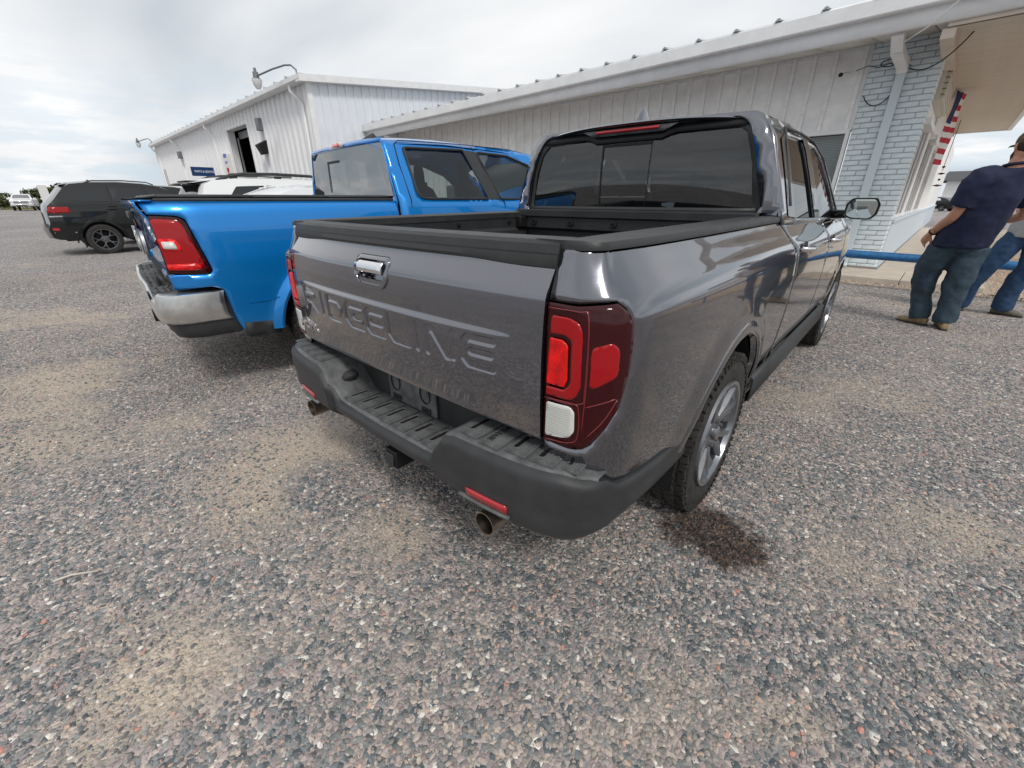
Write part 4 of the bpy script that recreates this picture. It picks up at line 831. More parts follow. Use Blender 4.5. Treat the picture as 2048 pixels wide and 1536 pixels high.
for s_ in (-1, 1):
    q = MB(); ml = rnd([(.955, 1.215), (1.00, 1.192), (1.12, 1.188), (1.155, 1.225), (1.160, 1.30), (1.135, 1.338), (.99, 1.338), (.958, 1.30)], .018, 4)
    c = (1.057, 1.264); rings = [(3.600, .93), (3.592, 1.0), (3.62, 1.04), (3.68, .95), (3.72, .72), (3.735, .35)]
    q.v = [(s_ * (c[0] + (a - c[0]) * k), y, c[1] + (b - c[1]) * k) for y, k in rings for a, b in ml]; n = len(ml); q.f = [(j * n + i, j * n + (i + 1) % n, (j + 1) * n + (i + 1) % n, (j + 1) * n + i) for j in range(5) for i in range(n)] + [tuple(range(n)), tuple(range(5 * n, 6 * n))]; q.mi = [0] * len(q.f)
    mo = q.build('door_mirror', PK, T, ang=50)
    q = MB(); q.prism([(c[0] + (a - c[0]) * .88, c[1] + (b - c[1]) * .88) for a, b in ml], lambda a, b: (s_ * a, 3.5985, b), lambda a, b: (s_ * a, 3.596, b)); q.build('mirror_glass', MIRR, mo)
    q = MB(); q.tube([(s_ * .86, 3.70, 1.22), (s_ * .92, 3.68, 1.222), (s_ * .99, 3.66, 1.225)], [(.03, .05), (.022, .04), (.02, .035)], 10); q.build('mirror_arm', PK, mo)
WM = wheel(T, .985, 1.11, 1, .375, .243, .235, 'split', 64); wheel(T, .985, 4.30, 1, .375, .243, .235, mesh=WM, spin=.5)
wheel(T, -.985, 1.11, -1, .375, .243, .235, mesh=WM, spin=.9); wheel(T, -.985, 4.30, -1, .375, .243, .235, mesh=WM, spin=.2)

# ================================================================ generic car body, used by every other vehicle
def car(T, W, ccy, ccz, prof, bottom, wheels, Rw, rr, m, style='five', lean=(1.0, .25), belt=1.0, windows=(), gm=None, crown=.05, archr=.06, rimm=None, xcap=None, wm=None, arches=True, glass_holes=False, rear=None, front=None, sillh=.0, tw=.22):
    """prof: side outline from the rear bottom over the roof to the front bottom, (y, z)"""
    W2 = W / 2
    def X(y, z, d=0):
        b = W2 - .03 * max(0, (.55 - z) / .3) - (max(0, z - belt)) * lean[1] - .015 * abs(z - .8) / .4
        ends = .10 * smooth((min(p[0] for p in prof) + .35 - y) / .35) ** 2 + .10 * smooth((y - max(p[0] for p in prof) + .5) / .5) ** 2
        return b - ends + d
    pr = [tuple(p) for p in prof]; out = list(pr)
    fb = bottom
    for wy in sorted(wheels, reverse=True):
        a = arc(wy, Rw, Rw + archr, -8, 188, 18); a = [(y, max(z, fb)) for y, z in a]; out += a
    for s_ in (-1, 1):
        q = MB(); q.panel(out, lambda y, z: (s_ * X(y, z), y, z), .09, holes=[w for w in windows] if glass_holes else ()); q.build('body_side', m, T, ang=50, flip=s_ < 0)
        for w in windows:
            q = MB(); q.panel(w, lambda y, z: (s_ * X(y, z, -.012 if glass_holes else .005), y, z), .2); q.build('side_window', gm or GLO, T, ang=60)
        if arches:
            for wy in wheels:
                q = MB(); q.grid(lambda a, k: (s_ * (X(wy + math.cos(a) * (Rw + .1), .6) + (-.05, .012, .012, -.004)[k]), wy + math.cos(a) * (Rw + archr + (0, 0, .055, .062)[k]), max(fb, Rw + math.sin(a) * (Rw + archr + (0, 0, .055, .062)[k]))), [R(-6 + i * 8) for i in range(25)], [0, 1, 2, 3]); q.build('arch_flare', m if arches is True else arches, T, ang=50)
    top = MB()
    def row(k, x):
        y, z = pr[k]; a = pr[max(0, k - 1)]; b = pr[min(len(pr) - 1, k + 1)]; t = np.array([b[0] - a[0], b[1] - a[1]]); t = t / (np.linalg.norm(t) + 1e-9); n = (-t[1], t[0]); c = crown * (1 - x * x) * (1.3 if abs(n[0]) > .6 else 1)
        return (x * X(y, z), y + n[0] * c, z + n[1] * c)
    top.grid(lambda x, k: row(k, x), np.linspace(-1, 1, 13), list(range(len(pr)))); top.build('body_top', m, T, ang=40)
    q = MB(); y0, y1 = pr[0][0], pr[-1][0]; q.b2((-W2 + .06, y0 + .1, fb), (W2 - .06, min(wheels) - Rw - .08, fb + .15)); q.b2((-W2 + .30, min(wheels) - Rw - .1, fb + .02), (W2 - .30, max(wheels) + Rw + .1, .9)); q.b2((-W2 + .06, min(wheels) + Rw + .08, fb), (W2 - .06, max(wheels) - Rw - .08, fb + .2)); q.build('underbody', BLK, T)
    def strip(k0, k1, fx, m_, name, d=.006, fx2=None, mid=6):
        """a pane or panel lying on the top skin between outline points k0 and k1 (fractions allowed)"""
        def f(x, t):
            k = k0 + (k1 - k0) * t; i = int(min(len(pr) - 2, math.floor(k))); u = k - i; xx = x * (fx + ((fx2 if fx2 is not None else fx) - fx) * t)
            a = np.array(row(i, xx)); b = np.array(row(i + 1, xx)); tt = (b - a) / (np.linalg.norm(b - a) + 1e-9); n = np.array([0, -tt[2], tt[1]])
            return tuple(a + (b - a) * u + n * d)
        q = MB(); q.grid(f, np.linspace(-1, 1, 9), np.linspace(0, 1, mid)); return q.build(name, m_, T, ang=60)
    w0 = wm
    for wy in wheels:
        for s_ in (1, -1): w0 = wheel(T, s_ * (W2 - .01), wy, s_, Rw, rr, tw, style, mesh=w0, m=rimm, spin=RNG.rand())
    return X, strip, w0, row

# ================================================================ blue pickup
U = empty('pickup_truck', (-3.046, .12, 0), R(-6.0), 'bright blue crew-cab pickup truck with chrome rear bumper, parked beside the grey one', 'pickup truck')
bx_ = lambda z: lerp(z, [.40, .50, .62, .75, .95, 1.15, 1.26, 1.31, 1.335], [1.0, 1.015, 1.03, 1.045, 1.052, 1.045, 1.028, 1.005, .97])
def ux(y, z, d=0):
    crn = .070 * smooth((.14 - y) / .38) ** 2
    fl = .03 * smooth((.62 - math.hypot(y - .93, z - .40)) / .14)
    return bx_(z) - crn + d + fl
for s_ in (-1, 1):
    fn = lambda y, z: (s_ * ux(y, z), y, z); fl = s_ < 0
    tl = rnd([(-.175, 1.242), (-.04, 1.232), (-.005, 1.21), (.062, .905), (.045, .885), (-.165, .895)], [.01, .03, .03, .03, .02, .01], 4)
    o_ = [(-.205, 1.325), (1.44, 1.325), (1.475, 1.30), (1.48, .47)] + [(1.45, .47)] + arc(.93, .42, .50, 6, 168, 22) + [(.425, .44), (.165, .46), (.135, .55), (.10, .775), (.04, .80), (-.16, .79), (-.168, .888), (.05, .878), (.070, .903), (.0, 1.22), (-.04, 1.240), (-.178, 1.250)]
    q = MB(); q.panel(o_, fn, .03); q.build('bed_side', PB, U, ang=50, flip=fl, solid=.006)
    q = MB(); q.panel(tl, lambda y, z: (s_ * ux(y, z, .004), y, z), .03); lamp = q.build('tail_light', LDRK, U, ang=60, flip=fl, solid=.03)
    q = MB(); q.panel(rnd([(-.172, 1.225), (-.05, 1.215), (-.025, 1.19), (.035, .93), (.015, .910), (-.158, .915)], .02, 3), lambda y, z: (s_ * ux(y, z, .009), y, z), .03); q.build('red_lens', LRED, lamp, ang=60, flip=fl, solid=.006)
    q = MB(); q.panel(rnd([(-.162, .955), (-.01, .955), (.015, .935), (.01, .915), (-.158, .918)], .008, 2), lambda y, z: (s_ * ux(y, z, .013), y, z), .03); q.build('light_bar', LBRT, lamp, ang=60, flip=fl, solid=.003)
    q = MB(); q.panel(rnd([(-.165, 1.11), (-.085, 1.105), (-.068, 1.08), (-.058, 1.03), (-.16, 1.035)], .012, 3), lambda y, z: (s_ * ux(y, z, .012), y, z), .03); q.build('lens_surround', LBRT, lamp, ang=60, flip=fl, solid=.003)
    q = MB(); q.panel(rnd([(-.155, 1.093), (-.092, 1.089), (-.08, 1.045), (-.150, 1.048)], .010, 3), lambda y, z: (s_ * ux(y, z, .017), y, z), .03); q.build('reverse_lens', LWHT, lamp, ang=60, flip=fl, solid=.003)
    f = MB(); f.grid(lambda a, k: (s_ * (ux(.93 + math.cos(a) * .58, min(1.1, .42 + abs(math.sin(a)) * .58)) + (-.06, .018, .030, .006, -.01)[k]), .93 + math.cos(a) * (.50 + (0, 0, .02, .075, .08)[k]), max(.44, .42 + math.sin(a) * (.50 + (0, 0, .02, .075, .08)[k]))), [R(-2 + i * 6) for i in range(31)], list(range(5))); f.build('arch_flare', PB, U, ang=50)
    q = MB(); q.panel([(.17, .445), (.175, .52), (.42, .50), (.42, .44), (.40, .40), (.19, .41)], lambda y, z: (s_ * (1.02 - .1 * (.5 - z)), y, z), .1); q.build('mud_flap', PLA, U, flip=fl, solid=.012)
    q = MB(); q.grid(lambda y, k: (s_ * (ux(y, 1.325) + (.004, .008, -.004, -.06, -.075, -.075)[k]), y, 1.325 + (-.006, .006, .014, .014, .006, -.05)[k]), np.linspace(-.215, 1.46, 24), list(range(6))); q.build('bed_rail_cap', PLA, U, ang=40, flip=fl)
    q = MB(); q.grid(lambda a, x: (s_ * x, .93 + math.cos(a) * .50, .42 + math.sin(a) * .50), [R(-10 + i * 10) for i in range(21)], [.5, .99]); q.build('arch_liner', BLK, U)
    q = MB(); q.add([(s_ * ux(y, z, .003), y, z) for y, z in ((.20, .655), (.46, .672), (.46, .680), (.20, .663))], [(0, 1, 2, 3)]); q.build('body_crease', PB, U)
q = MB(); q.b2((-.93, -.15, .80), (.93, 1.46, .84)); q.build('bed_floor', LIN, U)
# folded tonneau cover on the rails
for i, (y0, y1) in enumerate(((-.11, .42), (.425, .94), (.945, 1.45))):
    q = MB(); q.grid(lambda x, k: (x * (.93, .94, .94, .93, .90)[k], [y0, y0, y0 + .01, y0 + .03, y0 + .06][k] if 0 else 0, 0), [-1, 1], [0, 1]); q.v = []; q.f = []; q.mi = []
    q.b2((-.94, y0, 1.338), (.94, y1, 1.362)); q.build('tonneau_panel', PLA, U, bevel=.012)
# tailgate
def ugy(x, z): return -.215 + lerp(z, [.80, .95, 1.1, 1.2, 1.25, 1.3, 1.34], [.065, .055, .045, .03, -.005, -.028, -.03]) - .008 * (1 - (x / .95) ** 2) + .02
q = MB(); q.grid(lambda x, z: (x, ugy(x, z), z), np.linspace(-.955, .955, 21), [.80, .9, 1.0, 1.1, 1.18, 1.22, 1.25, 1.28, 1.30, 1.33]); q.grid(lambda x, k: (x, ugy(x, 1.33) + (0, .09)[k], 1.33), np.linspace(-.955, .955, 9), [0, 1]); ug = q.build('tailgate', PB, U, ang=50, flip=False, solid=.01)
q = MB(); q.grid(lambda x, k: (x, ugy(x, 1.33) + (-.012, .10, .10)[k], (1.338, 1.345, 1.33)[k]), np.linspace(-.955, .955, 9), [0, 1, 2]); q.build('tailgate_cap', PLA, ug)
q = MB(); q.b2((-.16, -.235, 1.20), (.16, -.205, 1.25)); q.build('handle', PLA, ug, bevel=.008)
text('RAM', .26, .008, frame((-.02, -.21, 1.03), (1, 0, 0), (0, 0, 1)) @ Matrix.Diagonal((1.9, 1, 1, 1)), CHS, 'badge', ug)
text('4X4', .075, .005, frame((.80, -.170, .875), (1, .03, 0), (0, 0, 1)), CHR, 'badge', ug)
# chrome bumper wrapping the corner, tread plates, black valance
UBP = crspline([(0, -.272), (.45, -.280), (.80, -.278), (.95, -.262), (1.03, -.20), (1.05, -.08), (1.05, .09)], 8); ubs = np.linspace(0, 1, len(UBP))
def ubp(t, d, z):
    x = np.interp(abs(t), ubs, UBP[:, 0]); y = np.interp(abs(t), ubs, UBP[:, 1]); return (math.copysign(x - d * .7, t) if t else 0, y + d, z)
tt = sorted([-v for v in np.linspace(0, 1, 36)] + list(np.linspace(0.01, 1, 36)))
q = MB(); q.grid(lambda t, k: (lambda e, dip: ubp(t, (.02, .004, -.004, .0, .012, .05)[k], (.765, .758, .70, .62, .585, .565)[k] - dip * (1, 1, .8, .4, .2, .1)[k]))(0, .06 * smooth((.5 - abs(t)) / .12)), tt, list(range(6))); ubm = q.build('bumper', CHS, U, ang=50, solid=.008)
q = MB(); q.grid(lambda t, k: ubp(t, (.02, .24)[k], .766 - .06 * smooth((.5 - abs(t)) / .12)), tt[6:-6], [0, 1]); q.build('bumper_tread', PAD, ubm)
q = MB()
for i in range(-11, 12):
    for j in range(6):
        x = i * .075; y = -.245 + j * .035; z = .770 - .06 * smooth((.5 - abs(x) / 1.0 * .8) / .12)
        if abs(x) < .95: q.box((x + (.03 if j % 2 else 0), y, z), (.036, .016, .008), Matrix.Rotation(R(30 if j % 2 else -30), 3, 'Z'))
q.build('tread_bar', PAD, ubm)['kind'] = 'stuff'
q = MB(); q.grid(lambda t, k: ubp(t, (.03, .035, .06, .09)[k], (.575, .52, .465, .455)[k]), tt, list(range(4))); q.build('valance', PLD, ubm, ang=50)
q = MB(); q.grid(lambda z, k: (1.03 - (0, .01, .03)[k], (.085, .115, .14)[k] + .09 * (.75 - z), z), [.47, .6, .70, .765], [0, 1, 2]); q.build('end_cap', PLA, ubm)
q = MB(); q.b2((.52, -.290, .69), (.66, -.278, .735)); q.build('parking_socket', BLK, ubm, bevel=.004)
q = MB(); q.b2((-.17, -.20, .60), (.17, -.19, .78)); q.build('plate_holder', PLA, ubm); q = MB(); q.b2((.16, -.29, .46), (.26, -.1, .54)); q.build('tow_receiver', BLK, U)
q = MB(); q.b2((-.8, -.1, .50), (.8, .4, .78)); q.b2((-.5, .3, .45), (.5, 5.2, .8)); q.b2((-.96, 1.5, .42), (.96, 4.0, .62)); q.build('underbody', BLK, U)
# crew cab
ucx = lambda z: lerp(z, [.45, .7, 1.0, 1.2, 1.33, 1.5, 1.70, 1.78, 1.83, 1.86], [1.02, 1.045, 1.05, 1.045, 1.02, .955, .86, .82, .76, .68])
uroof = lambda y: lerp(y, [1.48, 1.66, 2.2, 2.9, 3.3, 3.6], [1.815, 1.845, 1.86, 1.84, 1.80, 1.74])
uw1 = rnd([(1.69, 1.345), (1.675, 1.735), (2.31, 1.755), (2.47, 1.335), (1.82, 1.335)], [.06, .03, .02, .02, .05], 4); uw2 = rnd([(2.62, 1.335), (2.46, 1.745), (2.85, 1.735), (3.25, 1.62), (3.70, 1.33)], .03)
co = [(1.50, .46), (1.50, 1.32), (1.495, 1.5), (1.50, 1.78)] + [(y, uroof(y) - .045) for y in (1.58, 1.8, 2.3, 2.9, 3.3, 3.6)] + [(3.9, 1.52), (4.15, 1.33), (4.2, 1.25), (4.25, .5)]
for s_ in (-1, 1):
    q = MB(); q.panel(co, lambda y, z: (s_ * (ucx(z) - .05 * smooth((y - 3.2) / 1)), y, z), .06, holes=[uw1, uw2]); cs = q.build('cab_side', PB, U, ang=50, flip=s_ < 0, solid=.02)
    for w_, gm_ in ((uw1, GLU), (uw2, GLC)):
        q = MB(); q.panel(w_, lambda y, z: (s_ * (ucx(z) - .014 - .05 * smooth((y - 3.2) / 1)), y, z), .1); q.build('side_window', gm_, U)
        q = MB(); q.tube([(s_ * (ucx(z) + .001 - .05 * smooth((y - 3.2) / 1)), y, z) for y, z in w_ + w_[:1]], .011, 6); q.build('window_trim', PLA, U)
    q = MB(); q.panel([(2.325, 1.755), (2.445, 1.75), (2.61, 1.33), (2.48, 1.33)], lambda y, z: (s_ * (ucx(z) + .004), y, z), .1); q.build('pillar_trim', PLA, U, flip=s_ < 0)
    for ln in ([(1.60, 1.0), (1.61, 1.33), (1.59, 1.60), (1.60, 1.76), (1.65, 1.79), (2.3, 1.805), (2.9, 1.80), (3.4, 1.74), (3.9, 1.45)], [(2.66, 1.0), (2.665, 1.30), (2.60, 1.38), (2.49, 1.62), (2.42, 1.79)]):
        q = MB(); q.tube([(s_ * (ucx(z) + .004 - .05 * smooth((y - 3.2) / 1)), y, z) for y, z in ln], .0035, 5); q.build('door_seam', BLK, U)
    AF = arc(4.60, .42, .50, 8, 172, 16)
    q = MB(); q.panel([(4.22, 1.27), (5.2, 1.22), (5.45, 1.1), (5.5, .55), (5.12, .5)] + AF + [(4.1, .5), (4.22, .6)], lambda y, z: (s_ * (bx_(min(z, 1.2)) - .12 * smooth((y - 4.8) / .8)), y, z), .08); q.build('front_wing', PB, U, flip=s_ < 0)
q = MB(); q.grid(lambda x, y: (x * (.83 if y > 1.55 else .79), y - .02 * (1 - x * x) * (1 if y < 1.55 else 0), uroof(max(y, 1.50)) - .075 * abs(x) ** 5 - (.03 if y < 1.50 else 0)), np.linspace(-1, 1, 17), [1.47, 1.49, 1.52, 1.6, 1.8, 2.1, 2.4, 2.8, 3.1, 3.4, 3.6]); q.build('roof', PB, U, ang=60)
def urf(x, z, d=0): return (x, 1.503 - .055 * (1 - (x / .95) ** 2) - .02 * (1.8 - z) + d, z)
q = MB(); q.panel([(-.90, 1.80), (.90, 1.80), (.98, 1.33), (.98, 1.25), (-.98, 1.25), (-.98, 1.33)], lambda x, z: urf(x * lerp(z, [1.33, 1.7, 1.80], [1, .93, .90]), z, 0), .08, holes=[rnd([(-.90, 1.765), (.90, 1.765), (.945, 1.335), (-.945, 1.335)], .04)]); q.build('cab_rear', PB, U, ang=50, solid=.01)
ur = rnd([(-.90, 1.765), (.90, 1.765), (.945, 1.335), (-.945, 1.335)], .04)
q = MB(); q.panel(ur, lambda x, z: urf(x * lerp(z, [1.33, 1.7, 1.80], [1, .93, .90]), z, .006), .08); urw = q.build('rear_window', GLM, U, ang=60)
q = MB(); q.grid(lambda x, z: urf(x, z, .001), (-.31, -.285), (1.395, 1.67)); q.build('slider_edge', BLK, urw); q = MB(); q.grid(lambda x, z: urf(x, z, .001), np.linspace(-.31, .0, 5), (1.655, 1.675)); q.build('slider_edge', BLK, urw)
q = MB(); q.grid(lambda x, z: urf(x, z, -.012), np.linspace(-.16, .16, 7), (1.772, 1.818)); ubl = q.build('brake_light', LWHT, U, solid=.01); q = MB(); q.grid(lambda x, z: urf(x, z, -.016), np.linspace(-.085, .085, 5), (1.777, 1.813)); q.build('red_lens', mat('lamp_pink', (.75, .12, .12), .2, coat=1.), ubl, solid=.004)
q = MB(); q.grid(lambda a, t: (math.cos(a) * .05 * (1 - t) ** .6, 1.80 + .03 * t + .13 * (1 - t) * math.sin(a), 1.85 + .085 * t), [2 * math.pi * i / 20 for i in range(21)], [0, .3, .6, .8, .93, 1]); q.build('antenna_fin', PLA, U, ang=60)
for s_ in (-1, 1):
    q = MB(); q.b2((s_ * 1.03, 3.52, 1.30), (s_ * 1.28, 3.62, 1.52)); q.build('door_mirror', PLA, U, bevel=.03)
q = MB(); q.grid(lambda x, k: (x * (.74, .88)[k], (3.58, 4.2)[k] + .15 * (1 - x * x), (1.78, 1.30)[k]), np.linspace(-1, 1, 9), [0, 1]); q.build('windscreen', GLC, U)
q = MB(); q.grid(lambda x, k: (x * (.9, .93, .93, .88)[k], (4.1, 4.6, 5.3, 5.5)[k], (1.28, 1.27, 1.22, 1.1)[k] + .03 * (1 - x * x)), np.linspace(-1, 1, 9), [0, 1, 2, 3]); q.grid(lambda x, k: (x * .9, 5.5, (1.1, .5)[k]), np.linspace(-1, 1, 3), [0, 1]); q.build('bonnet', PB, U, ang=60)
seats(U, (-.45, .45), 2.75, .82, w=.52); seats(U, (-.5, 0, .5), 1.95, .82, w=.44)
q = MB(); q.b2((-.9, 3.72, 1.0), (.9, 4.1, 1.30)); q.b2((-.95, 1.7, .78), (.95, 4.1, .82)); q.build('dashboard', mat('dash_grey', (.12, .12, .12), .7), U, bevel=.03)
q = MB(); q.tube([(-.42 + .19 * math.cos(R(i * 15)), 3.5 - .06 * math.sin(R(i * 15)), 1.22 + .18 * math.sin(R(i * 15))) for i in range(25)], .016, 6); q.build('steering_wheel', SEAT, U)
wu = wheel(U, 1.03, .93, 1, .42, .26, .28, 'split', 46); wheel(U, 1.03, 4.60, 1, .42, .26, .28, mesh=wu); wheel(U, -1.03, .93, -1, .42, .26, .28, mesh=wu); wheel(U, -1.03, 4.60, -1, .42, .26, .28, mesh=wu)

# ================================================================ black suv
J = empty('suv', (-15.37, 0, 0), 0, 'glossy black suv with dark alloy wheels at the left end of the row', 'suv')
jp = [(.02, .40), (-.10, .45), (-.13, .62), (-.06, .80), (-.05, 1.0), (.0, 1.18), (.15, 1.32), (.42, 1.62), (.55, 1.69), (.9, 1.735), (1.5, 1.75), (2.0, 1.72), (2.35, 1.66), (2.75, 1.45), (3.15, 1.21), (3.6, 1.12), (4.3, 1.04), (4.62, .90), (4.70, .6), (4.6, .40)]
jw = [rnd([(.42, 1.30), (.68, 1.585), (1.20, 1.62), (1.205, 1.285)], .03), rnd([(1.27, 1.285), (1.265, 1.62), (1.92, 1.61), (2.02, 1.275)], .02), rnd([(2.10, 1.27), (2.02, 1.60), (2.30, 1.56), (2.85, 1.25)], .03)]
JX, js, jwm, jr = car(J, 1.94, 0, 0, jp, .36, (.84, 3.75), .375, .255, PK, 'y', belt=1.2, lean=(1, .42), windows=jw, rimm=[RIMD, BLK], arches=MATS['black_paint'], archr=.055)
js(7.0, 7.9, .80, GLO, 'rear_window'); js(12.2, 13.8, .82, GLO, 'windscreen')
for s_ in (-1, 1):
    q = MB(); q.panel(rnd([(-.055, 1.05), (.02, 1.17), (.36, 1.16), (.38, 1.03), (.0, 1.02)], .02), lambda y, z: (s_ * JX(y, z, .006), y, z), .06); tl_ = q.build('tail_light', LRED, J, flip=s_ < 0, solid=.006)
    q = MB(); q.grid(lambda y, k: (s_ * JX(y, .9, .006), y, (.93, .96)[k] + .02 * y), np.linspace(-.04, .2, 4), [0, 1]); q.build('chrome_strip', CHR, J)
    q = MB(); q.tube([(s_ * .68, y, z) for y, z in ((.85, 1.73), (1.0, 1.775), (1.6, 1.79), (2.1, 1.76), (2.25, 1.70))], .014, 8); q.build('roof_rail', PLA, J)
    q = MB(); q.grid(lambda y, k: (s_ * JX(y, .58, .004), y, (.56, .575)[k]), [-.05, .35], [0, 1]); q.build('trim_strip', CHS, J)
    q = MB(); q.grid(lambda y, k: (s_ * JX(y, .65, .006), y, (.62, .68)[k]), [-.06, .06], [0, 1]); q.build('reflector', REFL, J)
    for y in (1.10, 2.05): q = MB(); q.tube([(s_ * JX(y, 1.17, .02), y + a, 1.17) for a in (0.02, .2)], .014, 6); q.build('handle', PK, J)
    q = MB(); q.tube([(s_ * JX(1.25, z, .002), yy, z) for yy, z in ((1.24, 1.68), (1.235, 1.28), (1.26, 1.0), (1.30, .82))], .004, 5); q.build('door_seam', BLK, J)
    q = MB(); q.panel([(.39, .42), (.44, .42), (.45, .20), (.42, .18)], lambda y, z: (s_ * .93, y, z), .1); q.build('mud_flap', PLA, J, solid=.01)
    q = MB(); q.tube([(s_ * (JX(2.4, 1.6) - .03 - .0), 2.38, 1.64), (s_ * (JX(2.9, 1.3) - .0), 3.05, 1.26)], .012, 6); q.build('pillar_trim', CHS, J)
q = MB(); q.grid(lambda x, k: (x * .62, (.56, .36, .36, .55)[k], (1.70, 1.665, 1.645, 1.65)[k]), np.linspace(-1, 1, 5), list(range(4))); q.build('roof_spoiler', PK, J, ang=40)
q = MB(); q.grid(lambda a, t: (math.cos(a) * .04 * (1 - t) ** .6, 1.0 + .12 * (1 - t) * math.sin(a), 1.74 + .08 * t), [2 * math.pi * i / 12 for i in range(13)], [0, .5, .8, 1]); q.build('antenna_fin', PK, J, ang=60)

# white suv with black roof rails
K = empty('suv', (-9.36, 1.62, 0), 0, 'white suv with black roof rails and tailgate spoiler behind the blue truck bed', 'suv')
kp = [(.1, .40), (-.05, .5), (-.06, .85), (.0, 1.0), (.14, 1.35), (.26, 1.58), (.42, 1.655), (.8, 1.70), (1.5, 1.715), (2.3, 1.70), (2.75, 1.64), (3.2, 1.38), (3.6, 1.12), (4.3, 1.05), (4.7, .9), (4.8, .6), (4.7, .4)]
kw = [rnd([(.52, 1.27), (.78, 1.56), (1.30, 1.585), (1.30, 1.26)], .03), rnd([(1.33, 1.26), (1.33, 1.585), (2.0, 1.585), (2.0, 1.26)], .02), rnd([(2.1, 1.26), (2.1, 1.58), (2.55, 1.56), (3.1, 1.25)], .03)]
KX, ks, kwm, kr = car(K, 1.94, 0, 0, kp, .36, (.95, 3.85), .375, .25, PW, 'five', belt=1.2, lean=(1, .42), windows=kw, wm=jwm)
ks(4.1, 4.95, .78, GLM, 'rear_window'); ks(10.2, 11.8, .82, GLO, 'windscreen')
for s_ in (-1, 1):
    q = MB(); q.tube([(s_ * .70, y, z) for y, z in ((.50, 1.66), (.75, 1.75), (1.0, 1.785), (1.6, 1.80), (2.3, 1.785), (2.6, 1.74), (2.85, 1.635))], [(.024, .034)] * 7, 8); q.build('roof_rail', PLA, K)
    for y in (.80, 1.62, 2.45): q = MB(); q.b2((s_ * .70 - .02, y - .07, 1.67), (s_ * .70 + .02, y + .07, 1.765)); q.build('rail_foot', PLA, K, bevel=.01)
q = MB(); q.grid(lambda x, k: (x * (.70, .66, .64, .68)[k], (.46, .02, .03, .30)[k], (1.668, 1.60, 1.585, 1.60)[k] + .02 * (1 - x * x)), np.linspace(-1, 1, 7), list(range(4))); q.build('roof_spoiler', PW, K, ang=40)
q = MB(); q.grid(lambda x, k: (x * (.63, .66)[k], (.03, .30)[k], (1.583, 1.575)[k]), np.linspace(-1, 1, 7), [0, 1]); q.b2((-.3, .1, 1.635), (.3, .3, 1.66)); q.build('spoiler_underside', BLK, K)
# low white car between
Q = empty('sedan', (-6.12, .95, 0), 0, 'low white car whose roof just shows over the blue truck bed', 'car')
qp = [(.1, .35), (-.04, .5), (-.03, .9), (.1, 1.05), (.35, 1.10), (.75, 1.32), (1.15, 1.455), (1.5, 1.495), (2.0, 1.51), (2.5, 1.48), (2.9, 1.38), (3.4, 1.12), (4.2, 1.0), (4.6, .8), (4.65, .35)]
qw = [rnd([(1.20, 1.16), (1.42, 1.395), (2.0, 1.43), (2.0, 1.13)], .03), rnd([(2.06, 1.13), (2.06, 1.43), (2.5, 1.40), (2.95, 1.12)], .03)]
QX, qs, _, qr = car(Q, 1.84, 0, 0, qp, .25, (.9, 3.7), .33, .23, PW, 'five', belt=1.05, lean=(1, .42), windows=qw, wm=None, tw=.2)
qs(3.2, 4.6, .84, GLO, 'rear_window'); qs(10.1, 11.3, .82, GLO, 'windscreen')
for s_ in (-1, 1):
    for dx in (.32, .60): q = MB(); q.tube([Vector(qr(k, s_ * dx)) + Vector((0, 0, .006)) for k in (6, 7, 8, 9)], .008, 6); q.build('roof_crease', PW, Q)
# dark suv beyond the black one
V = empty('suv', (-18.2, 1.3, 0), 0, 'dark suv behind the black one, only its sloping windscreen corner showing', 'suv')
car(V, 1.9, 0, 0, [(a, b * .985 + .01) for a, b in jp], .36, (.84, 3.75), .375, .25, PK, 'five', belt=1.2, lean=(1, .42), windows=jw, wm=jwm)[1](12.2, 13.8, .82, GLO, 'windscreen')
# white pickups far off on the left, noses towards the lot
for i, (x, y, rz, lb) in enumerate(((-86.5, 1.4, R(-98), 'distant white pickup truck with chrome grille facing the lot'), (-90.5, 4.6, R(-98), 'second distant white pickup truck, half hidden behind the first'))):
    F = empty('pickup_truck', (x, y, 0), rz, lb, 'pickup truck', 'distant white pickup trucks by the bushes')
    fp = [(-2.9, .55), (-2.95, .9), (-2.9, 1.38), (-1.1, 1.38), (-1.0, 1.5), (-.9, 1.88), (-.6, 1.95), (.6, 1.95), (.9, 1.88), (1.45, 1.42), (1.6, 1.36), (2.7, 1.27), (2.85, 1.1), (2.88, .6)]
    FX, fs, _, fr = car(F, 2.05, 0, 0, fp, .5, (-1.75, 1.9), .42, .26, PW, 'five', belt=1.35, lean=(1, .35), windows=[rnd([(-.8, 1.42), (-.75, 1.8), (.1, 1.82), (.15, 1.4)], .05), rnd([(.2, 1.4), (.2, 1.82), (.65, 1.8), (1.2, 1.4)], .05)], crown=.04)
    fs(8.05, 8.95, .84, GLM, 'windscreen')
    q = MB(); q.b2((-.70, 2.86, .86), (.70, 2.95, 1.18)); q.build('grille', CHR, F, bevel=.03)
    for z in (.93, 1.04): q = MB(); q.b2((-.62, 2.94, z - .025), (.62, 2.965, z + .04)); q.build('grille_bar', BLK, F)
    for s_ in (-1, 1):
        q = MB(); q.b2((s_ * .73, 2.80, .98), (s_ * .98, 2.92, 1.16)); q.build('headlight', LWHT, F, bevel=.02); q = MB(); q.b2((s_ * 1.02, 1.15, 1.32), (s_ * 1.32, 1.25, 1.52)); q.build('door_mirror', PW, F, bevel=.03)
    q = MB(); q.b2((-1.0, 2.85, .56), (1.0, 3.0, .78)); q.build('bumper', CHR, F, bevel=.03); q = MB(); q.b2((-.5, 2.99, .60), (.5, 3.01, .68)); q.build('bumper_slot', BLK, F)

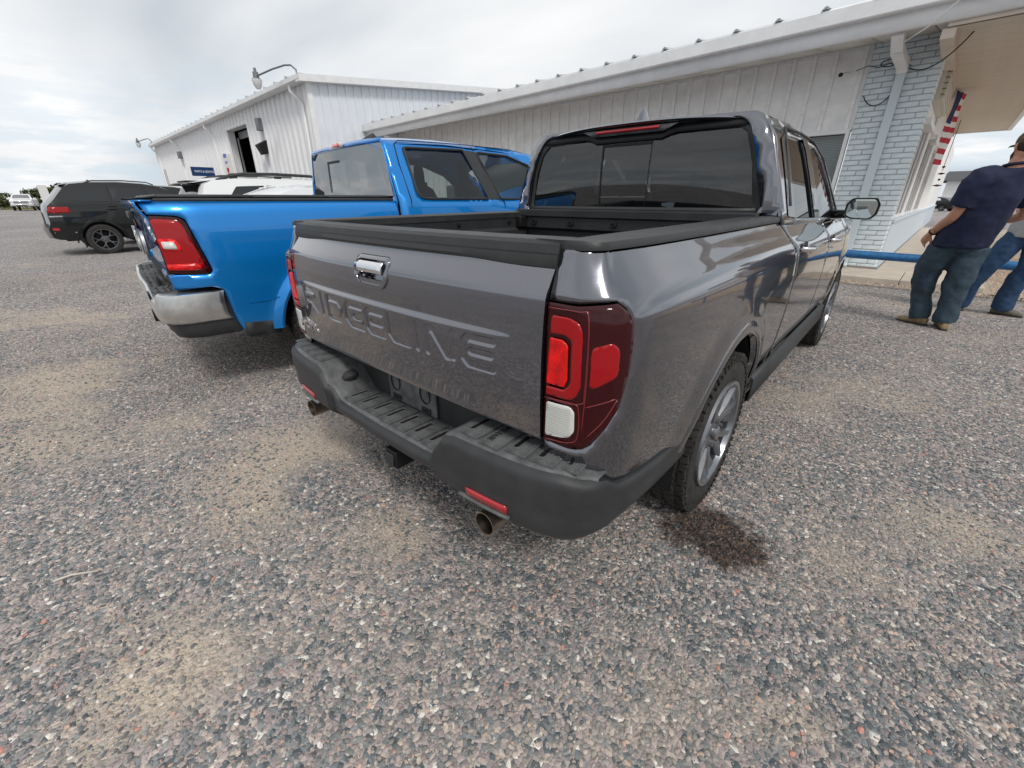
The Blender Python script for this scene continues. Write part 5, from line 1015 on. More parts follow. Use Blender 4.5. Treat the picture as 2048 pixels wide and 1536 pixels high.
# ================================================================ low building with the brick column (local frame: x along the front, y into it)
def bempty(name, x, y, z=0, **k):
    w = bw(x, y, z); return empty(name, w, -BA, **k)
LB = bempty('shop_building', 0, 0, label='low white board-and-batten shop building with a painted brick column at its corner', cat='building')
def bb(a, b, name, m, parent=None, **k): q = MB(); q.b2(a, b); return q.build(name, m, parent or LB, **k)
GX = -16.08
fw_ = bb((GX, .03, 0), (-2.32, .25, 3.86), 'wall', WHG, smooth=False); bb((-2.32, .03, 2.50), (-.99, .25, 3.86), 'wall', WHG, smooth=False); bb((-2.32, .03, 0), (-.99, .25, .95), 'wall', WHG, smooth=False)
q = MB(); q.b2((-.034, -.034, -1.86), (.034, .02, 1.86)); bt = q.build('batten', WHG, LB, bevel=.004); bt.location = (-1.20, .022, 1.93 + .0); x = -1.52
while x > GX + .1:
    if -2.34 < x < -1.0:
        o = shared('batten', bt.data, LB, (x, .022, 3.18), scale=(1, 1, .36))
    else: o = shared('batten', bt.data, LB, (x + RNG.uniform(-.006, .006), .022, 1.95))
    o.modifiers.new('b', 'BEVEL').width = .004; x -= .336
bt.location = (-1.09, .022, 3.18); bt.scale = (1, 1, .36)
bb((GX, -.012, 0), (-2.34, .028, .16), 'base_board', TRIM)
bb((GX, .0, 3.72), (-.99, .03, 3.80), 'frieze_board', TRIM)
# window with closed blinds beside the column
wn = bb((-2.30, .10, .97), (-1.05, .12, 2.46), 'window', GLB)
for a, b in (((-2.34, -.02, 2.45), (-1.01, .09, 2.52)), ((-2.34, -.02, .93), (-1.01, .09, .99)), ((-1.07, -.018, .99), (-1.01, .09, 2.45)), ((-2.34, -.018, .99), (-2.28, .09, 2.45)), ((-1.70, -.012, .99), (-1.65, .09, 2.45))): bb(a, b, 'frame', TRIM, wn, bevel=.004)
q = MB()
for i in range(52): q.box((-1.675, .155, 1.0 + i * .028), (1.22, .027, .002), Matrix.Rotation(R(62), 3, 'X'))
o = q.build('blind_slats', FLW, wn, smooth=False); o['kind'] = 'stuff'
bb((-2.3, .2, .95), (-1.03, .22, 2.48), 'blind_back', mat('room_dark', (.12, .13, .13), .8), wn)
# shop window further along, with white lettering on the glass, and a small notice
wn = bb((-5.95, .0, 1.05), (-4.25, .012, 2.12), 'window', GLW)
for a, b in (((-6.02, -.03, 2.12), (-4.18, .03, 2.19)), ((-6.02, -.03, .98), (-4.18, .03, 1.05)), ((-6.02, -.028, 1.05), (-5.95, .03, 2.12)), ((-4.25, -.028, 1.05), (-4.18, .03, 2.12))): bb(a, b, 'frame', TRIM, wn)
bb((-5.95, .014, 1.05), (-4.25, .02, 2.12), 'blind_back', MATS['room_dark'], wn)
for t_, x_, z_, s__ in (('YR', -4.70, 1.88, .34), ('RS', -4.68, 1.60, .34), ('WE', -5.68, 1.42, .30)): text(t_, s__, .002, frame((x_, -.006, z_), (1, 0, 0), (0, 0, 1)), WTX, 'window_letters', wn)
nt_ = bempty('notice', -9.5, -.05, 1.95, label='small white notice with a red disc on the siding behind the blue truck', cat='notice')
q = MB(); q.b2((-.35, -.01, -.28), (.35, .01, .28)); q.build('board', FLW, nt_); q = MB(); q.add([(-.14 + .11 * math.sin(R(a)), -.013, .04 + .14 * math.cos(R(a))) for a in range(0, 360, 20)], [tuple(range(18))]); q.build('red_disc', RED, nt_, smooth=False); text('ETE', .12, .001, frame((.12, -.012, -.14), (1, 0, 0), (0, 0, 1)), BLK, 'print', nt_)
# brick column: every brick its own
bc = MB(); bc.b2((-.985, .012, .07), (-.012, .42, 3.90)); bcol = bc.build('brick_column', MORT, LB, smooth=False)
def brick_mesh(L, seed):
    q = MB(); q.box((0, 0, 0), (L, .10, .072)); me_o = q.build('brick', BRK, bcol, smooth=True)
    return me_o
bL = brick_mesh(.285, 0); bH = brick_mesh(.135, 1); bS = MB(); bS.box((0, 0, 0), (.10, .19, .072)); bSo = bS.build('brick', BRK, bcol); bQ = MB(); bQ.box((0, 0, 0), (.235, .10, .072)); bQo = bQ.build('brick', BRK, bcol); firsts = {id(bL): bL, id(bH): bH, id(bSo): bSo, id(bQo): bQo}; used = set(); nb = 0
def put(src, x, y, z):
    global nb
    if id(src) not in used: used.add(id(src)); o = src; 
    else: o = shared('brick', src.data, bcol)
    o.location = (x, y + RNG.uniform(-.003, .003), z); o.rotation_euler = (RNG.uniform(-.006, .006), RNG.uniform(-.004, .004), RNG.uniform(-.006, .006)); o.modifiers.new('b', 'BEVEL').width = .006; nb += 1
cz = .132; row_ = 0
while cz < 3.86:
    if row_ % 2 == 0: xs_ = [(-.1475, bL), (-.4435, bL), (-.7395, bL), (-.945 + .0, bH)] if False else [(-.1475, bL), (-.4435, bL), (-.7395, bL), (-.9465, None)]
    else: xs_ = [(-.0725, bH), (-.2935, bL), (-.5895, bL), (-.8660, bQo)]
    for xx, src in xs_:
        if src is not None: put(src, xx, .050, cz)
    if row_ % 2 == 0: o = None
    put(bSo, -.050 + .0, .200 if row_ % 2 else .205, cz)
    cz += .0865; row_ += 1
q = MB()
zz = .132
while zz < 3.86: q.b2((-.983, .001, zz - .036), (-.890, .1, zz + .036)); zz += .173
o = q.build('half_brick', BRK, bcol, smooth=False); o['kind'] = 'stuff'
bb((-1.0, -.014, .085), (.012, .012, .125), 'plinth', mat('plinth_dirt', (.30, .26, .24), .9), bcol)
# downspout on the column
q = MB()
def rduct(pts, w, d, mb=q):
    for i in range(len(pts) - 1):
        a, b = Vector(pts[i]), Vector(pts[i + 1]); t = (b - a).normalized(); n = Vector((1, 0, 0)); u = t.cross(n).normalized()
        vs = [p + n * sx * w / 2 + u * sy_ * d / 2 for p in (a, b) for sx, sy_ in ((-1, -1), (1, -1), (1, 1), (-1, 1))]; mb.add(vs, [(0, 1, 2, 3), (7, 6, 5, 4), (0, 4, 5, 1), (1, 5, 6, 2), (2, 6, 7, 3), (3, 7, 4, 0)])
rduct([(-.55, -1.28, 3.80), (-.55, -1.24, 3.60), (-.54, -.95, 3.44), (-.50, -.14, 3.37), (-.50, -.085, 3.30)], .15, .12); ds1 = q.build('downspout', TRIM, LB, bevel=.01)
q = MB(); rduct([(-.50, -.065, 3.28), (-.50, -.065, .16), (-.50, -.12, .10)], .13, .09, q); q.build('downspout', mat('spout_blue_white', (.62, .70, .74), .5), LB, bevel=.008)
# left downspout: round pipe running back to the wall
q = MB(); q.tube([(-14.9, -1.3, 3.70), (-14.9, -1.28, 3.45), (-14.8, -1.1, 3.38), (-13.2, -.12, 3.20), (-13.1, -.07, 3.1), (-13.1, -.07, .2)], .055, 10); q.build('downspout', TRIM, LB, ang=60)
# eave: gutter, fascia, soffit panels, roof with ribs
EZ = 3.84
q = MB(); q.grid(lambda x, k: (x, (-1.36, -1.525, -1.545, -1.545, -1.535, -1.385)[k], (EZ + .03, EZ + .035, EZ + .02, EZ - .165, EZ - .18, EZ - .18)[k] + .008 * (x - GX)), [GX - .02, -8, 0, 1.6], list(range(6))); q.build('gutter', TRIM, LB, ang=25)
for x0, x1 in ((GX, -9.6), (-9.6, -3.4), (-3.4, 1.56)):
    q = MB(); q.grid(lambda x, k: (x, (-1.40, -1.37, -1.34)[k], (EZ - .12, EZ - .36, EZ - .375)[k] + .008 * (x - GX)), [x0 + .002, x1 - .002], [0, 1, 2]); q.build('fascia_board', TRIM, LB, solid=.02)
sp0 = None; x = GX + .02; i = 0
while x < 1.3:
    q = MB(); w_ = .72; z0 = EZ - .365 + .008 * (x - GX); q.add([(x + .004, -1.345, z0), (x + w_ - .004, -1.345, z0), (x + w_ - .004, -.0, 3.79), (x + .004, -.0, 3.79)], [(0, 1, 2, 3)])
    q.build('soffit_panel', SOFF, LB, solid=.012); x += w_ + .003
q = MB(); q.grid(lambda x, k: (x, (-1.34, .0)[k], (EZ - .33, 3.84)[k] + .008 * (x - GX) * (1 - k)), [GX, 1.5], [0, 1]); q.build('soffit_backing', mat('gap_dark', (.08, .08, .08), .9), LB)
rf_ = MB(); rf_.grid(lambda x, y: (x, y, EZ + .045 + (y + 1.5) * .13 + .008 * (x - GX) * max(0, (1 - (y + 1.5) / 3))), [GX, -8, 1.55], [-1.53, 1.5, 9]); rf_.build('roof', RFM, LB, solid=.03)
x = -1.5
q = MB(); q.add([(-.06, -1.55, .0), (-.015, -1.55, .04), (.015, -1.55, .04), (.06, -1.55, 0), (-.06, 9, 1.37), (-.015, 9, 1.41), (.015, 9, 1.41), (.06, 9, 1.37)], [(0, 1, 5, 4), (1, 2, 6, 5), (2, 3, 7, 6), (0, 3, 2, 1)]); rb = q.build('roof_rib', RFM, LB, smooth=False)
for i in range(23):
    xx = -.85 - i * .655; z = EZ + .05 + .008 * (xx - GX)
    if i == 0: rb.location = (xx, 0, z)
    else: shared('roof_rib', rb.data, LB, (xx, 0, z))
    q = MB(); q.b2((xx - .018, -1.565, z + .004), (xx + .018, -1.556, z + .032)); q.build('rib_end', mat('rib_end_dark', (.35, .35, .36), .6) if i == 0 else MATS['rib_end_dark'], LB)
# right-hand side wall: stucco plinth, ledge, windows, header, canopy
bb((-.20, .42, 0), (.0, 30, .90), 'stucco_plinth', STUC); bb((-.2, .42, .90), (.035, 30, .975), 'window_ledge', STUC, bevel=.015)
bb((-.22, .42, 2.75), (-.05, 30, 3.95), 'side_wall', WHG)
for y0, y1 in ((.42, .62), (3.05, 3.60), (6.1, 6.8), (9.4, 30)): bb((-.22, y0, .975), (-.045, y1, 2.75), 'pilaster', WHG)
for (y0, y1) in ((.62, 3.05), (3.60, 6.1), (6.8, 9.4)):
    wn = bb((-.10, y0, .975), (-.085, y1, 2.75), 'window', GLW); n = 3
    for k in range(n + 1):
        yy = y0 + (y1 - y0) * k / n; bb((-.085, yy - .035, .975), (-.055, yy + .035, 2.75), 'frame', TRIM, wn, bevel=.004)
        if k < n: bb((-.084, yy + .045, .98), (-.066, yy + .16, 2.70), 'window_gasket', mat('gasket_brown', (.07, .05, .045), .6) if 'gasket_brown' not in MATS else MATS['gasket_brown'], wn)  # brown gasket strip beside each frame bar
    bb((-.084, y0, .975), (-.06, y1, 1.03), 'frame', TRIM, wn); bb((-.14, y0, 2.56), (.06, y1 - .9, 2.66), 'awning_box', TRIM, wn, bevel=.01); bb((-.14, y0, 2.66), (-.05, y1, 2.75), 'frame', TRIM, wn)
bb((-.6, .5, .9), (-.58, 29, 2.8), 'room_wall', MATS['room_dark'])
q = MB()
for i in range(9): q.b2((-.04, 1.0, 2.98 + i * .085), (.09 - .0 * i, 3.4, 3.045 + i * .085))
q.b2((-.05, .95, 2.95), (.03, 3.45, 3.78)); q.build('roller_shutter_box', mat('cream_metal', (.58, .55, .47), .5), LB, bevel=.004)
# canopy soffit of boards, edge board and post
q = MB(); bd = 0
CZ = 3.50
cn = bb((-.0, -1.33, CZ + .03), (1.46, 13.0, CZ + .28), 'canopy', CANO)
q = MB(); q.b2((.02, 0, -.008), (1.44, .142, .0)); c0 = q.build('canopy_board', CANO, cn); c0.location = (0, -1.30, CZ + .022); c0.modifiers.new('b', 'BEVEL').width = .006
for i in range(1, 97):
    o = shared('canopy_board', c0.data, cn, (0, -1.30 + i * .148, CZ + .022 + RNG.uniform(-.0015, .0015))); o.modifiers.new('b', 'BEVEL').width = .006
bb((1.40, -1.34, CZ - .03), (1.50, 13.02, CZ + .22), 'edge_board', TRIM, cn); bb((.0, 12.98, CZ - .02), (1.46, 13.05, CZ + .22), 'edge_board', TRIM, cn)
bb((-.05, -1.3, CZ - .10), (.10, 13, CZ + .02), 'wall_beam', CANO, cn)
# things fixed to the wall: camera, cables, flag
cm = bempty('security_camera', -1.26, -.02, 3.40, label='small white bullet camera with black face on the siding by the brick column', cat='camera')
q = MB(); q.tube([(-.03, -.02, 0), (-.09, -.16, -.03)], .030, 12); q.build('housing', TRIM, cm, ang=60); q = MB(); q.tube([(-.088, -.155, -.029), (-.10, -.18, -.033)], .033, 12); q.build('lens_face', BLK, cm, ang=60); q = MB(); q.tube([(0, .02, .0), (-.02, -.03, 0)], .018, 8); q.b2((-.03, -.005, -.04), (.03, .02, .04)); q.build('bracket', TRIM, cm)
def catenary(a, b, sag, n=14): a, b = Vector(a), Vector(b); return [a.lerp(b, t / n) - Vector((0, 0, sag * 4 * (t / n) * (1 - t / n))) for t in range(n + 1)]
for name, pts, lb, rr in (('cable', catenary((-.42, -.12, 3.33), (.35, -1.0, 3.62), .22) + [Vector((.9, -1.5, 4.1))], 'black cable looping from the downspout on the brick column up past the eave', .010),
                         ('cable', [(-1.16, -.04, 3.42), (-1.0, -.03, 3.47), (-.85, -.02, 3.42), (-.70, -.02, 3.46), (-.55, -.12, 3.36)], 'thin cable wired from the security camera to the downspout', .006),
                         ('cable', [(-.40 + .0, -.12, 3.36)] + [(-.68 + .13 * math.cos(R(a)), -.16, 3.42 + .06 * math.sin(R(a)) + a * .0001) for a in range(-10, 350, 15)], 'coil of black cable beside the top of the brick column', .009),
                         ('cable', [(-.58 - .37 * t + 0 * t, -.03, 2.98 - .15 * math.sin(math.pi * t) ** .7 + .04 * t) for t in np.linspace(0, 1, 14)], 'loose loop of cable hanging on the brick column left of the downspout', .008),
                         ('cable', [(-.60, -1.0, 3.45), (-.2, -1.45, 3.55), (.3, -2.0, 3.85)], 'pale wire tied round the top of the downspout and led away overhead', .008)):
    q = MB(); q.tube([bw(*p) for p in pts], rr, 5); o = q.build(name, CAB if 'pale' not in lb else TRIM, ang=180); tag(o, lb, 'cable')
fl_ = MB(); ny, nz = 8, 26
def ff(u, v): return (.14 + .13 * u + .015 * math.sin(v * 9 + u * 3) + .02 * math.sin(u * 14), 3.6 + u * .55, 3.46 - v * 1.40)
fl = bempty('flag', 0, 0, label='red, white and blue flag hanging under the canopy by the side windows', cat='flag')
q = MB()
for i in range(13): q.grid(lambda u, v: ff(u, v), np.linspace(0, 1, 9), np.linspace(i / 13, (i + 1) / 13, 4), mi=0 if i % 2 == 0 else 1)
q.build('stripes', [RED, FLW], fl, ang=180)
q = MB(); q.grid(lambda u, v: tuple(np.array(ff(u, v)) + (.004, 0, 0)), np.linspace(0, .5, 6), np.linspace(0, .42, 8)); q.grid(lambda u, v: tuple(np.array(ff(u, v)) - (.004, 0, 0)), np.linspace(0, .5, 6), np.linspace(0, .42, 8)); q.build('canton', NAVY, fl, ang=180)
q = MB()
for r_ in range(8):
    for c_ in range(4):
        c = Vector(ff(.06 + c_ * .12, .03 + r_ * .05)) + Vector((.007, 0, 0)); q.add([c + Vector((0, math.sin(R(a)) * .014 * (1 if a % 72 == 0 else .45), math.cos(R(a)) * .014 * (1 if a % 72 == 0 else .45))) for a in range(0, 360, 36)], [tuple(range(10))])
o = q.build('stars', FLW, fl, smooth=False); o['kind'] = 'stuff'
q = MB(); q.tube([(.05, 3.55, 3.48), (.22, 4.4, 3.50)], .012, 6); q.build('flag_pole', TRIM, fl)
# hanging wind spinner by the far window
ws = bempty('wind_chime', .25, 8.2, 0, label='dark hanging wind chime near the far side window', cat='wind chime')
q = MB(); q.tube([(0, 0, 3.4), (0, 0, 2.1)], .008, 5); q.build('cord', CAB, ws)
for z, r_ in ((2.2, .05), (2.02, .10), (1.86, .04), (1.70, .13)): q = MB(); q.lathe([(-.03, .01), (0, r_), (.03, .01)], 10, Matrix.Translation((0, 0, z)) @ Matrix.Rotation(R(90), 4, 'Y')); q.build('bell', BLK, ws)

# ---------------------------------------------------------------- big metal workshop
WB = bempty('workshop_building', GX, -3.31, label='tall white corrugated metal workshop with a big open roller door', cat='building')
def wb(a, b, name, m, parent=None, **k): q = MB(); q.b2(a, b); return q.build(name, m, parent or WB, **k)
HE = 4.98; LX = -27.8
# local: x 0 at the near corner, negative to the left; y 0 at the front wall
def sheet(w, n):      # one corrugated sheet w wide with n ribs
    q = MB(); p = w / n; xs = []
    for i in range(n): xs += [(i * p, 0), (i * p + p * .30, 0), (i * p + p * .36, -.09), (i * p + p * .60, -.09), (i * p + p * .74, 0)]
    xs.append((w, 0)); q.add([(x, y, z) for x, y in xs for z in (0, 1)], [(2 * i, 2 * i + 2, 2 * i + 3, 2 * i + 1) for i in range(len(xs) - 1)]); return q
s0 = sheet(.98, 2).build('wall_sheet', WHT, WB, smooth=False); s0.location = (-.98, 0, 0); s0.scale = (1, 1, HE)
D0, D1, DH = -9.85, -6.75, 4.42
i = 1; x = -.98
while x > LX:
    x -= .98
    if D0 < x + .49 < D1: shared('wall_sheet', s0.data, WB, (x, 0, DH), scale=(1, 1, HE - DH))
    else: shared('wall_sheet', s0.data, WB, (x, 0, 0), scale=(1, 1, HE))
dr = wb((D0 - 20, 7.0, 0), (D1 + .6, 7.02, DH), 'doorway', BLK); wb((D1 + .07, .05, 0), (D1 + .5, 7, DH), 'inner_wall', BLK, dr); wb((D0 - 20, .4, DH), (D1 + .4, 7, DH + .05), 'inner_ceiling', BLK, dr); wb((D0 - 20, .4, .01), (D1 + .4, 7, .03), 'inner_floor', BLK, dr);  # room behind the open door, its darkness put into black surfaces
wb((D0 - .12, -.05, 0), (D0 + .0, .30, DH), 'jamb', TRIM, dr); wb((D1 - .04, -.04, 0), (D1 + .06, .3, DH), 'jamb', TRIM, dr); wb((D0 - .12, -.05, DH - .02), (D1 + .06, .30, DH + .12), 'lintel', TRIM, dr); wb((D0 + .0, .45, DH - .35), (D1 + .05, .48, DH - .05), 'door_curtain', mat('grey_steel', (.25, .26, .27), .5, .4), dr)
q = MB(); q.tube([(D0 + .1, .38, DH - .3), (D0 + .1, .38, 0)], .05, 6); q.build('door_track', MATS['grey_steel'], dr); q = MB(); q.tube([(D0 - 1.5, 1.8, 2.7), (D1 - .6, 1.8, 2.75)], .035, 6); q.build('light_tube', LMPC, dr)
# gable side facing the lot
GZ = lambda y: HE + .02 + (y + .3) * .098
q = MB(); q.add([(0, 0, 0), (0, 14, 0), (0, 14, GZ(14)), (0, 0, GZ(0) - .02)], [(0, 1, 2, 3)]); q.build('gable_wall', WHB, WB, smooth=False)
q = MB(); q.add([(0, -.04, 0), (.05, -.022, 0), (.05, .022, 0), (0, .04, 0), (0, -.04, 1), (.05, -.022, 1), (.05, .022, 1), (0, .04, 1)], [(0, 1, 5, 4), (1, 2, 6, 5), (2, 3, 7, 6), (4, 5, 6, 7)]); gr = q.build('gable_rib', WHB, WB, smooth=False)
for i in range(34):
    y = .38 + i * .318
    if i == 0: gr.location = (0, y, 0); gr.scale = (1, 1, GZ(y) - .05)
    else: shared('gable_rib', gr.data, WB, (0, y, 0), scale=(1, 1, GZ(y) - .05))
wb((-.09, -.10, 0), (.06, .07, HE), 'corner_trim', TRIM); wb((LX - .06, .02, 0), (LX - .005, 14, HE + .1), 'end_wall', WHB)
# gutter, rake trim, roof
q = MB(); q.grid(lambda x, k: (x, (-.10, -.40, -.43, -.43, -.38, -.30, -.02)[k], (HE + .14, HE + .12, HE + .10, HE - .02, HE - .06, HE - .07, HE - .02)[k]), [LX - .1, .30], list(range(7))); q.build('gutter', TRIM, WB, ang=40)
q = MB(); q.add([(x, y, GZ(y) + z) for y in (-.42, 14) for x, z in ((.02, -.10), (.30, -.10), (.31, .10), (.10, .12), (.0, .10))], [(0, 1, 6, 5), (1, 2, 7, 6), (2, 3, 8, 7), (3, 4, 9, 8), (4, 3, 2, 1, 0)]); q.build('rake_trim', TRIM, WB, smooth=False)
q = MB(); q.add([(.2, -.40, HE + .13), (.2, 14, GZ(14) + .13), (LX, 14, GZ(14) + .13), (LX, -.40, HE + .13)], [(0, 1, 2, 3)]); q.build('roof', RFM, WB, solid=.03, smooth=False)
for i in range(26):
    q = MB(); xx = -.8 - i * 1.05; q.b2((xx - .025, -.42, HE + .13), (xx + .025, .2, HE + .19)); q.build('rib_end', RFM, WB)
for x in (-.75, -12.3, -20.6, LX + .3):
    q = MB(); q.tube([(x, -.34, HE - .03), (x, -.34, HE - .22), (x + .1, -.15, HE - .45), (x + .25, -.09, HE - .62), (x + .25, -.09, .2)], .055, 8); q.build('downspout', TRIM, WB, ang=60)
# fittings on the long wall
for x, w_, h_, z in ((-4.75, .30, .42, 4.18), (-4.70, .34, .34, 3.50)):
    pass
q = MB(); q.b2((-4.98, -.28, 3.95), (-4.72, -.05, 4.40)); q.build('junction_box', LMPG, WB, bevel=.02)
q = MB(); q.add([(-5.05, -.06, 3.62), (-4.60, -.06, 3.62), (-4.60, -.45, 3.42), (-5.05, -.45, 3.42), (-5.0, -.06, 3.12), (-4.65, -.06, 3.12), (-4.65, -.30, 3.05), (-5.0, -.30, 3.05)], [(0, 1, 2, 3), (4, 7, 6, 5), (0, 3, 7, 4), (1, 5, 6, 2), (3, 2, 6, 7)]); q.build('wall_light', BLK, WB, bevel=.015)
q = MB(); q.b2((-20.2, -.30, 3.75), (-19.8, -.04, 4.15)); q.build('wall_light', LMPG, WB, bevel=.03)
for x in (-5.9, -3.0):
    q = MB(); q.b2((x - .28, -.35, 2.10), (x + .28, -.04, 2.18)); q.b2((x - .12, -.28, 1.5), (x + .12, -.04, 2.08)); q.build('vent_hood', LMPG, WB, bevel=.01)
q = MB(); q.b2((-21.6, -.06, 1.2), (-20.9, -.0, 2.35)); q.build('small_window', MATS['room_dark'], WB)
q = MB(); q.b2((LX + .5, -.07, 0), (LX + 1.5, -.0, 3.4)); q.build('side_door', MATS['grey_steel'], WB); 
def sign(name, x0, x1, z0, z1, y, m, label, cat):
    s_ = bempty(name, GX + (x0 + x1) / 2, -3.31 + y, (z0 + z1) / 2, label=label, cat=cat); q = MB(); q.b2((-(x1 - x0) / 2, -.06, -(z1 - z0) / 2), ((x1 - x0) / 2, .06, (z1 - z0) / 2)); q.build('board', m, s_, bevel=.01); return s_
# projecting blue sign, parallel to the wall
s_ = bempty('shop_sign', -29.7, -3.90, 2.735, label='dark blue sign reading PARTS & SERVICE projecting from the workshop wall', cat='sign')
q = MB(); q.b2((-.05, -.56, -.225), (.05, .56, .225)); q.build('board', SGN, s_, bevel=.01)
text('PARTS & SERVICE', .155, .003, frame((.053, .04, .0), (0, 1, 0), (0, 0, 1)), WTX, 'lettering', s_, sx=.78)
q = MB(); q.b2((-.04, .56, -.72), (.04, .63, .38)); q.build('bracket', LMPG, s_)
s_ = sign('poster', -10.95, -9.98, 2.55, 3.42, -.14, FLW, 'tall white poster with blue print and a red heart beside the open workshop door', 'poster')
q = MB(); [q.b2((x, -.066, z), (x + w_, -.061, z + h_)) for x, z, w_, h_ in ((-.26, .28, .09, .18), (-.14, .28, .06, .18), (-.05, .28, .10, .18), (.09, .28, .12, .18), (-.2, .02, .08, .12), (-.08, .02, .14, .08), (.1, .02, .08, .12))]; o = q.build('print', mat('print_blue', (.05, .12, .45), .6), s_); o['kind'] = 'stuff'
q = MB(); q.add([(.20 * 16 / 17 * math.sin(t) ** 3, -.066, -.30 + .012 * (13 * math.cos(t) - 5 * math.cos(2 * t) - 2 * math.cos(3 * t) - math.cos(4 * t))) for t in [2 * math.pi * i / 28 for i in range(28)]], [tuple(range(28))]); q.build('heart', RED, s_, smooth=False)
# two gooseneck lamps on the eave
for i, (x, lb) in enumerate(((-.2, 'grey gooseneck yard lamp on the near roof corner of the workshop'), (LX + .9, 'grey gooseneck yard lamp on the far roof corner of the workshop'))):
    g = bempty('yard_lamp', GX + x, -3.7, HE + .05, label=lb, cat='yard lamp', group='gooseneck lamps on the workshop roof')
    q = MB(); q.tube([(.35, 0, 0), (.33, 0, .18), (.1, -.05, .33), (-.25, -.1, .38), (-.95, -.25, .36), (-1.55, -.4, .30), (-1.85, -.45, .28)], .028, 8); q.build('arm', LMPG, g, ang=60)
    q = MB(); Mx = Matrix.Translation((-1.95, -.47, .30)) @ Matrix.Rotation(R(90), 4, 'Y'); q.lathe([(-.22, 0), (-.22, .045), (-.10, .05), (-.10, .09), (.06, .10), (.10, .14), (.11, .16)], 16, Mx); q.build('lamp_head', LMPG, g, ang=40)
    q = MB(); q.lathe([(.11, .155), (.14, .17), (.30, .13), (.40, .07), (.41, 0)], 16, Mx); q.build('lens', LMPC, g, ang=40)
# blue pipe barrier on short posts
pr_ = empty('pipe_barrier', (0, 0, 0), 0, 'long blue painted pipe barrier in front of the sidewalk', 'barrier')
q = MB(); q.tube([(-1.6, 8.34, .53), (1.1, 8.30, .505), (4.6, 8.26, .47)], .062, 16); q.build('rail', BLUP, pr_, ang=60)
for x in (-1.2, 4.1): q = MB(); q.tube([(x, 8.31, -.05), (x, 8.31, .50)], .05, 12); q.build('post', BLUP, pr_, ang=60)
# white sign boards, far left behind the black suv
q = MB(); q.b2((-.36, -.05, .9), (.36, .05, 2.75)); q.b2((-.3, -.04, 0), (-.24, .04, 1)); q.b2((.24, -.04, 0), (.3, .04, 1)); o = q.build('sign_board', FLW, smooth=False); o.location = (-70, 2.75, 0); o.rotation_euler = (0, 0, R(97)); tag(o, 'white sign board standing behind the black suv', 'sign')
# building and cars far off on the right
FB = empty('far_building', bw(3.5, 84, -.2), -BA, 'distant white building with a dark grey hipped roof, right of the shop wall', 'building')
def fb(a, b, name, m, **k): q = MB(); q.b2(a, b); return q.build(name, m, FB, **k)
fb((-4.2, 0, 0), (30, 14, 4.0), 'wall', WHT); q = MB(); q.add([(-5, -.8, 4.0), (31, -.8, 4.0), (31, 15, 4.0), (-5, 15, 4.0), (-4.4, 2, 5.3), (30, 2, 5.3), (30, 12, 5.3), (-4.4, 12, 5.3)], [(0, 1, 5, 4), (1, 2, 6, 5), (2, 3, 7, 6), (3, 0, 4, 7), (4, 5, 6, 7)]); q.build('roof', mat('dark_roof', (.09, .095, .10), .7), FB, smooth=False)
for x in (-2.6, 3, 8, 13): fb((x, -.06, 2.7), (x + 3.2, .0, 3.8), 'window', BLK)
for i, (x, y, m_, lb) in enumerate(((1.2, 62, PK, 'distant black car parked before the far building'), (4.4, 66, PW, 'distant white car parked before the far building'))):
    F = empty('car', bw(x, y), R(60), lb, 'car'); car(F, 1.85, 0, 0, qp, .25, (.9, 3.7), .33, .23, m_, 'five', belt=1.05, lean=(1, .42), windows=qw, tw=.2)
# bushes along the far left edge of the lot
LEAF = bpy.data.materials.new('leaf'); LEAF.use_nodes = True
def leafm():
    nt = LEAF.node_tree; N = nt.nodes; L = nt.links; b = N['Principled BSDF']; geo = N.new('ShaderNodeNewGeometry'); r = N.new('ShaderNodeValToRGB'); L.new(geo.outputs['Random Per Island'], r.inputs[0])
    r.color_ramp.elements[0].color = (.028, .045, .016, 1); r.color_ramp.elements[1].color = (.15, .15, .06, 1); e = r.color_ramp.elements.new(.5); e.color = (.07, .085, .03, 1); L.new(r.outputs[0], b.inputs['Base Color']); b.inputs['Roughness'].default_value = .8
leafm(); BARK = mat('bark', (.07, .05, .035), .9)
def bush(x, y, rad, h, lb, seed):
    rs = np.random.RandomState(seed); B_ = empty('bush', (x, y, 0), 0, lb, 'bush', 'bushes along the left edge of the lot'); q = MB()
    cl = [(rs.uniform(-.8, .8) * rad, rs.uniform(-.8, .8) * rad, h * rs.uniform(.25, .8), rad * rs.uniform(.3, .55)) for _ in range(9)]
    for (a, b, c, r_) in cl:
        for _ in range(150):
            d = rs.randn(3); d /= np.linalg.norm(d); p = np.array([a, b, c]) + d * r_ * rs.uniform(.5, 1.1) * (1, 1, .8); p[2] = max(.05, p[2])
            u = rs.randn(3); u /= np.linalg.norm(u); v = np.cross(u, rs.randn(3)); v /= np.linalg.norm(v); s = rs.uniform(.12, .30); q.add([p - u * s, p + v * s * .6, p + u * s, p - v * s * .6], [(0, 1, 2, 3)])
    o = q.build('foliage', LEAF, B_, smooth=False); o['kind'] = 'stuff'
    for k in range(4): q = MB(); q.tube([(rs.uniform(-.2, .2), rs.uniform(-.2, .2), 0), (rs.uniform(-.6, .6) * rad, rs.uniform(-.6, .6) * rad, h * .6)], [.06, .02], 5); q.build('stem', BARK, B_)
k = 0
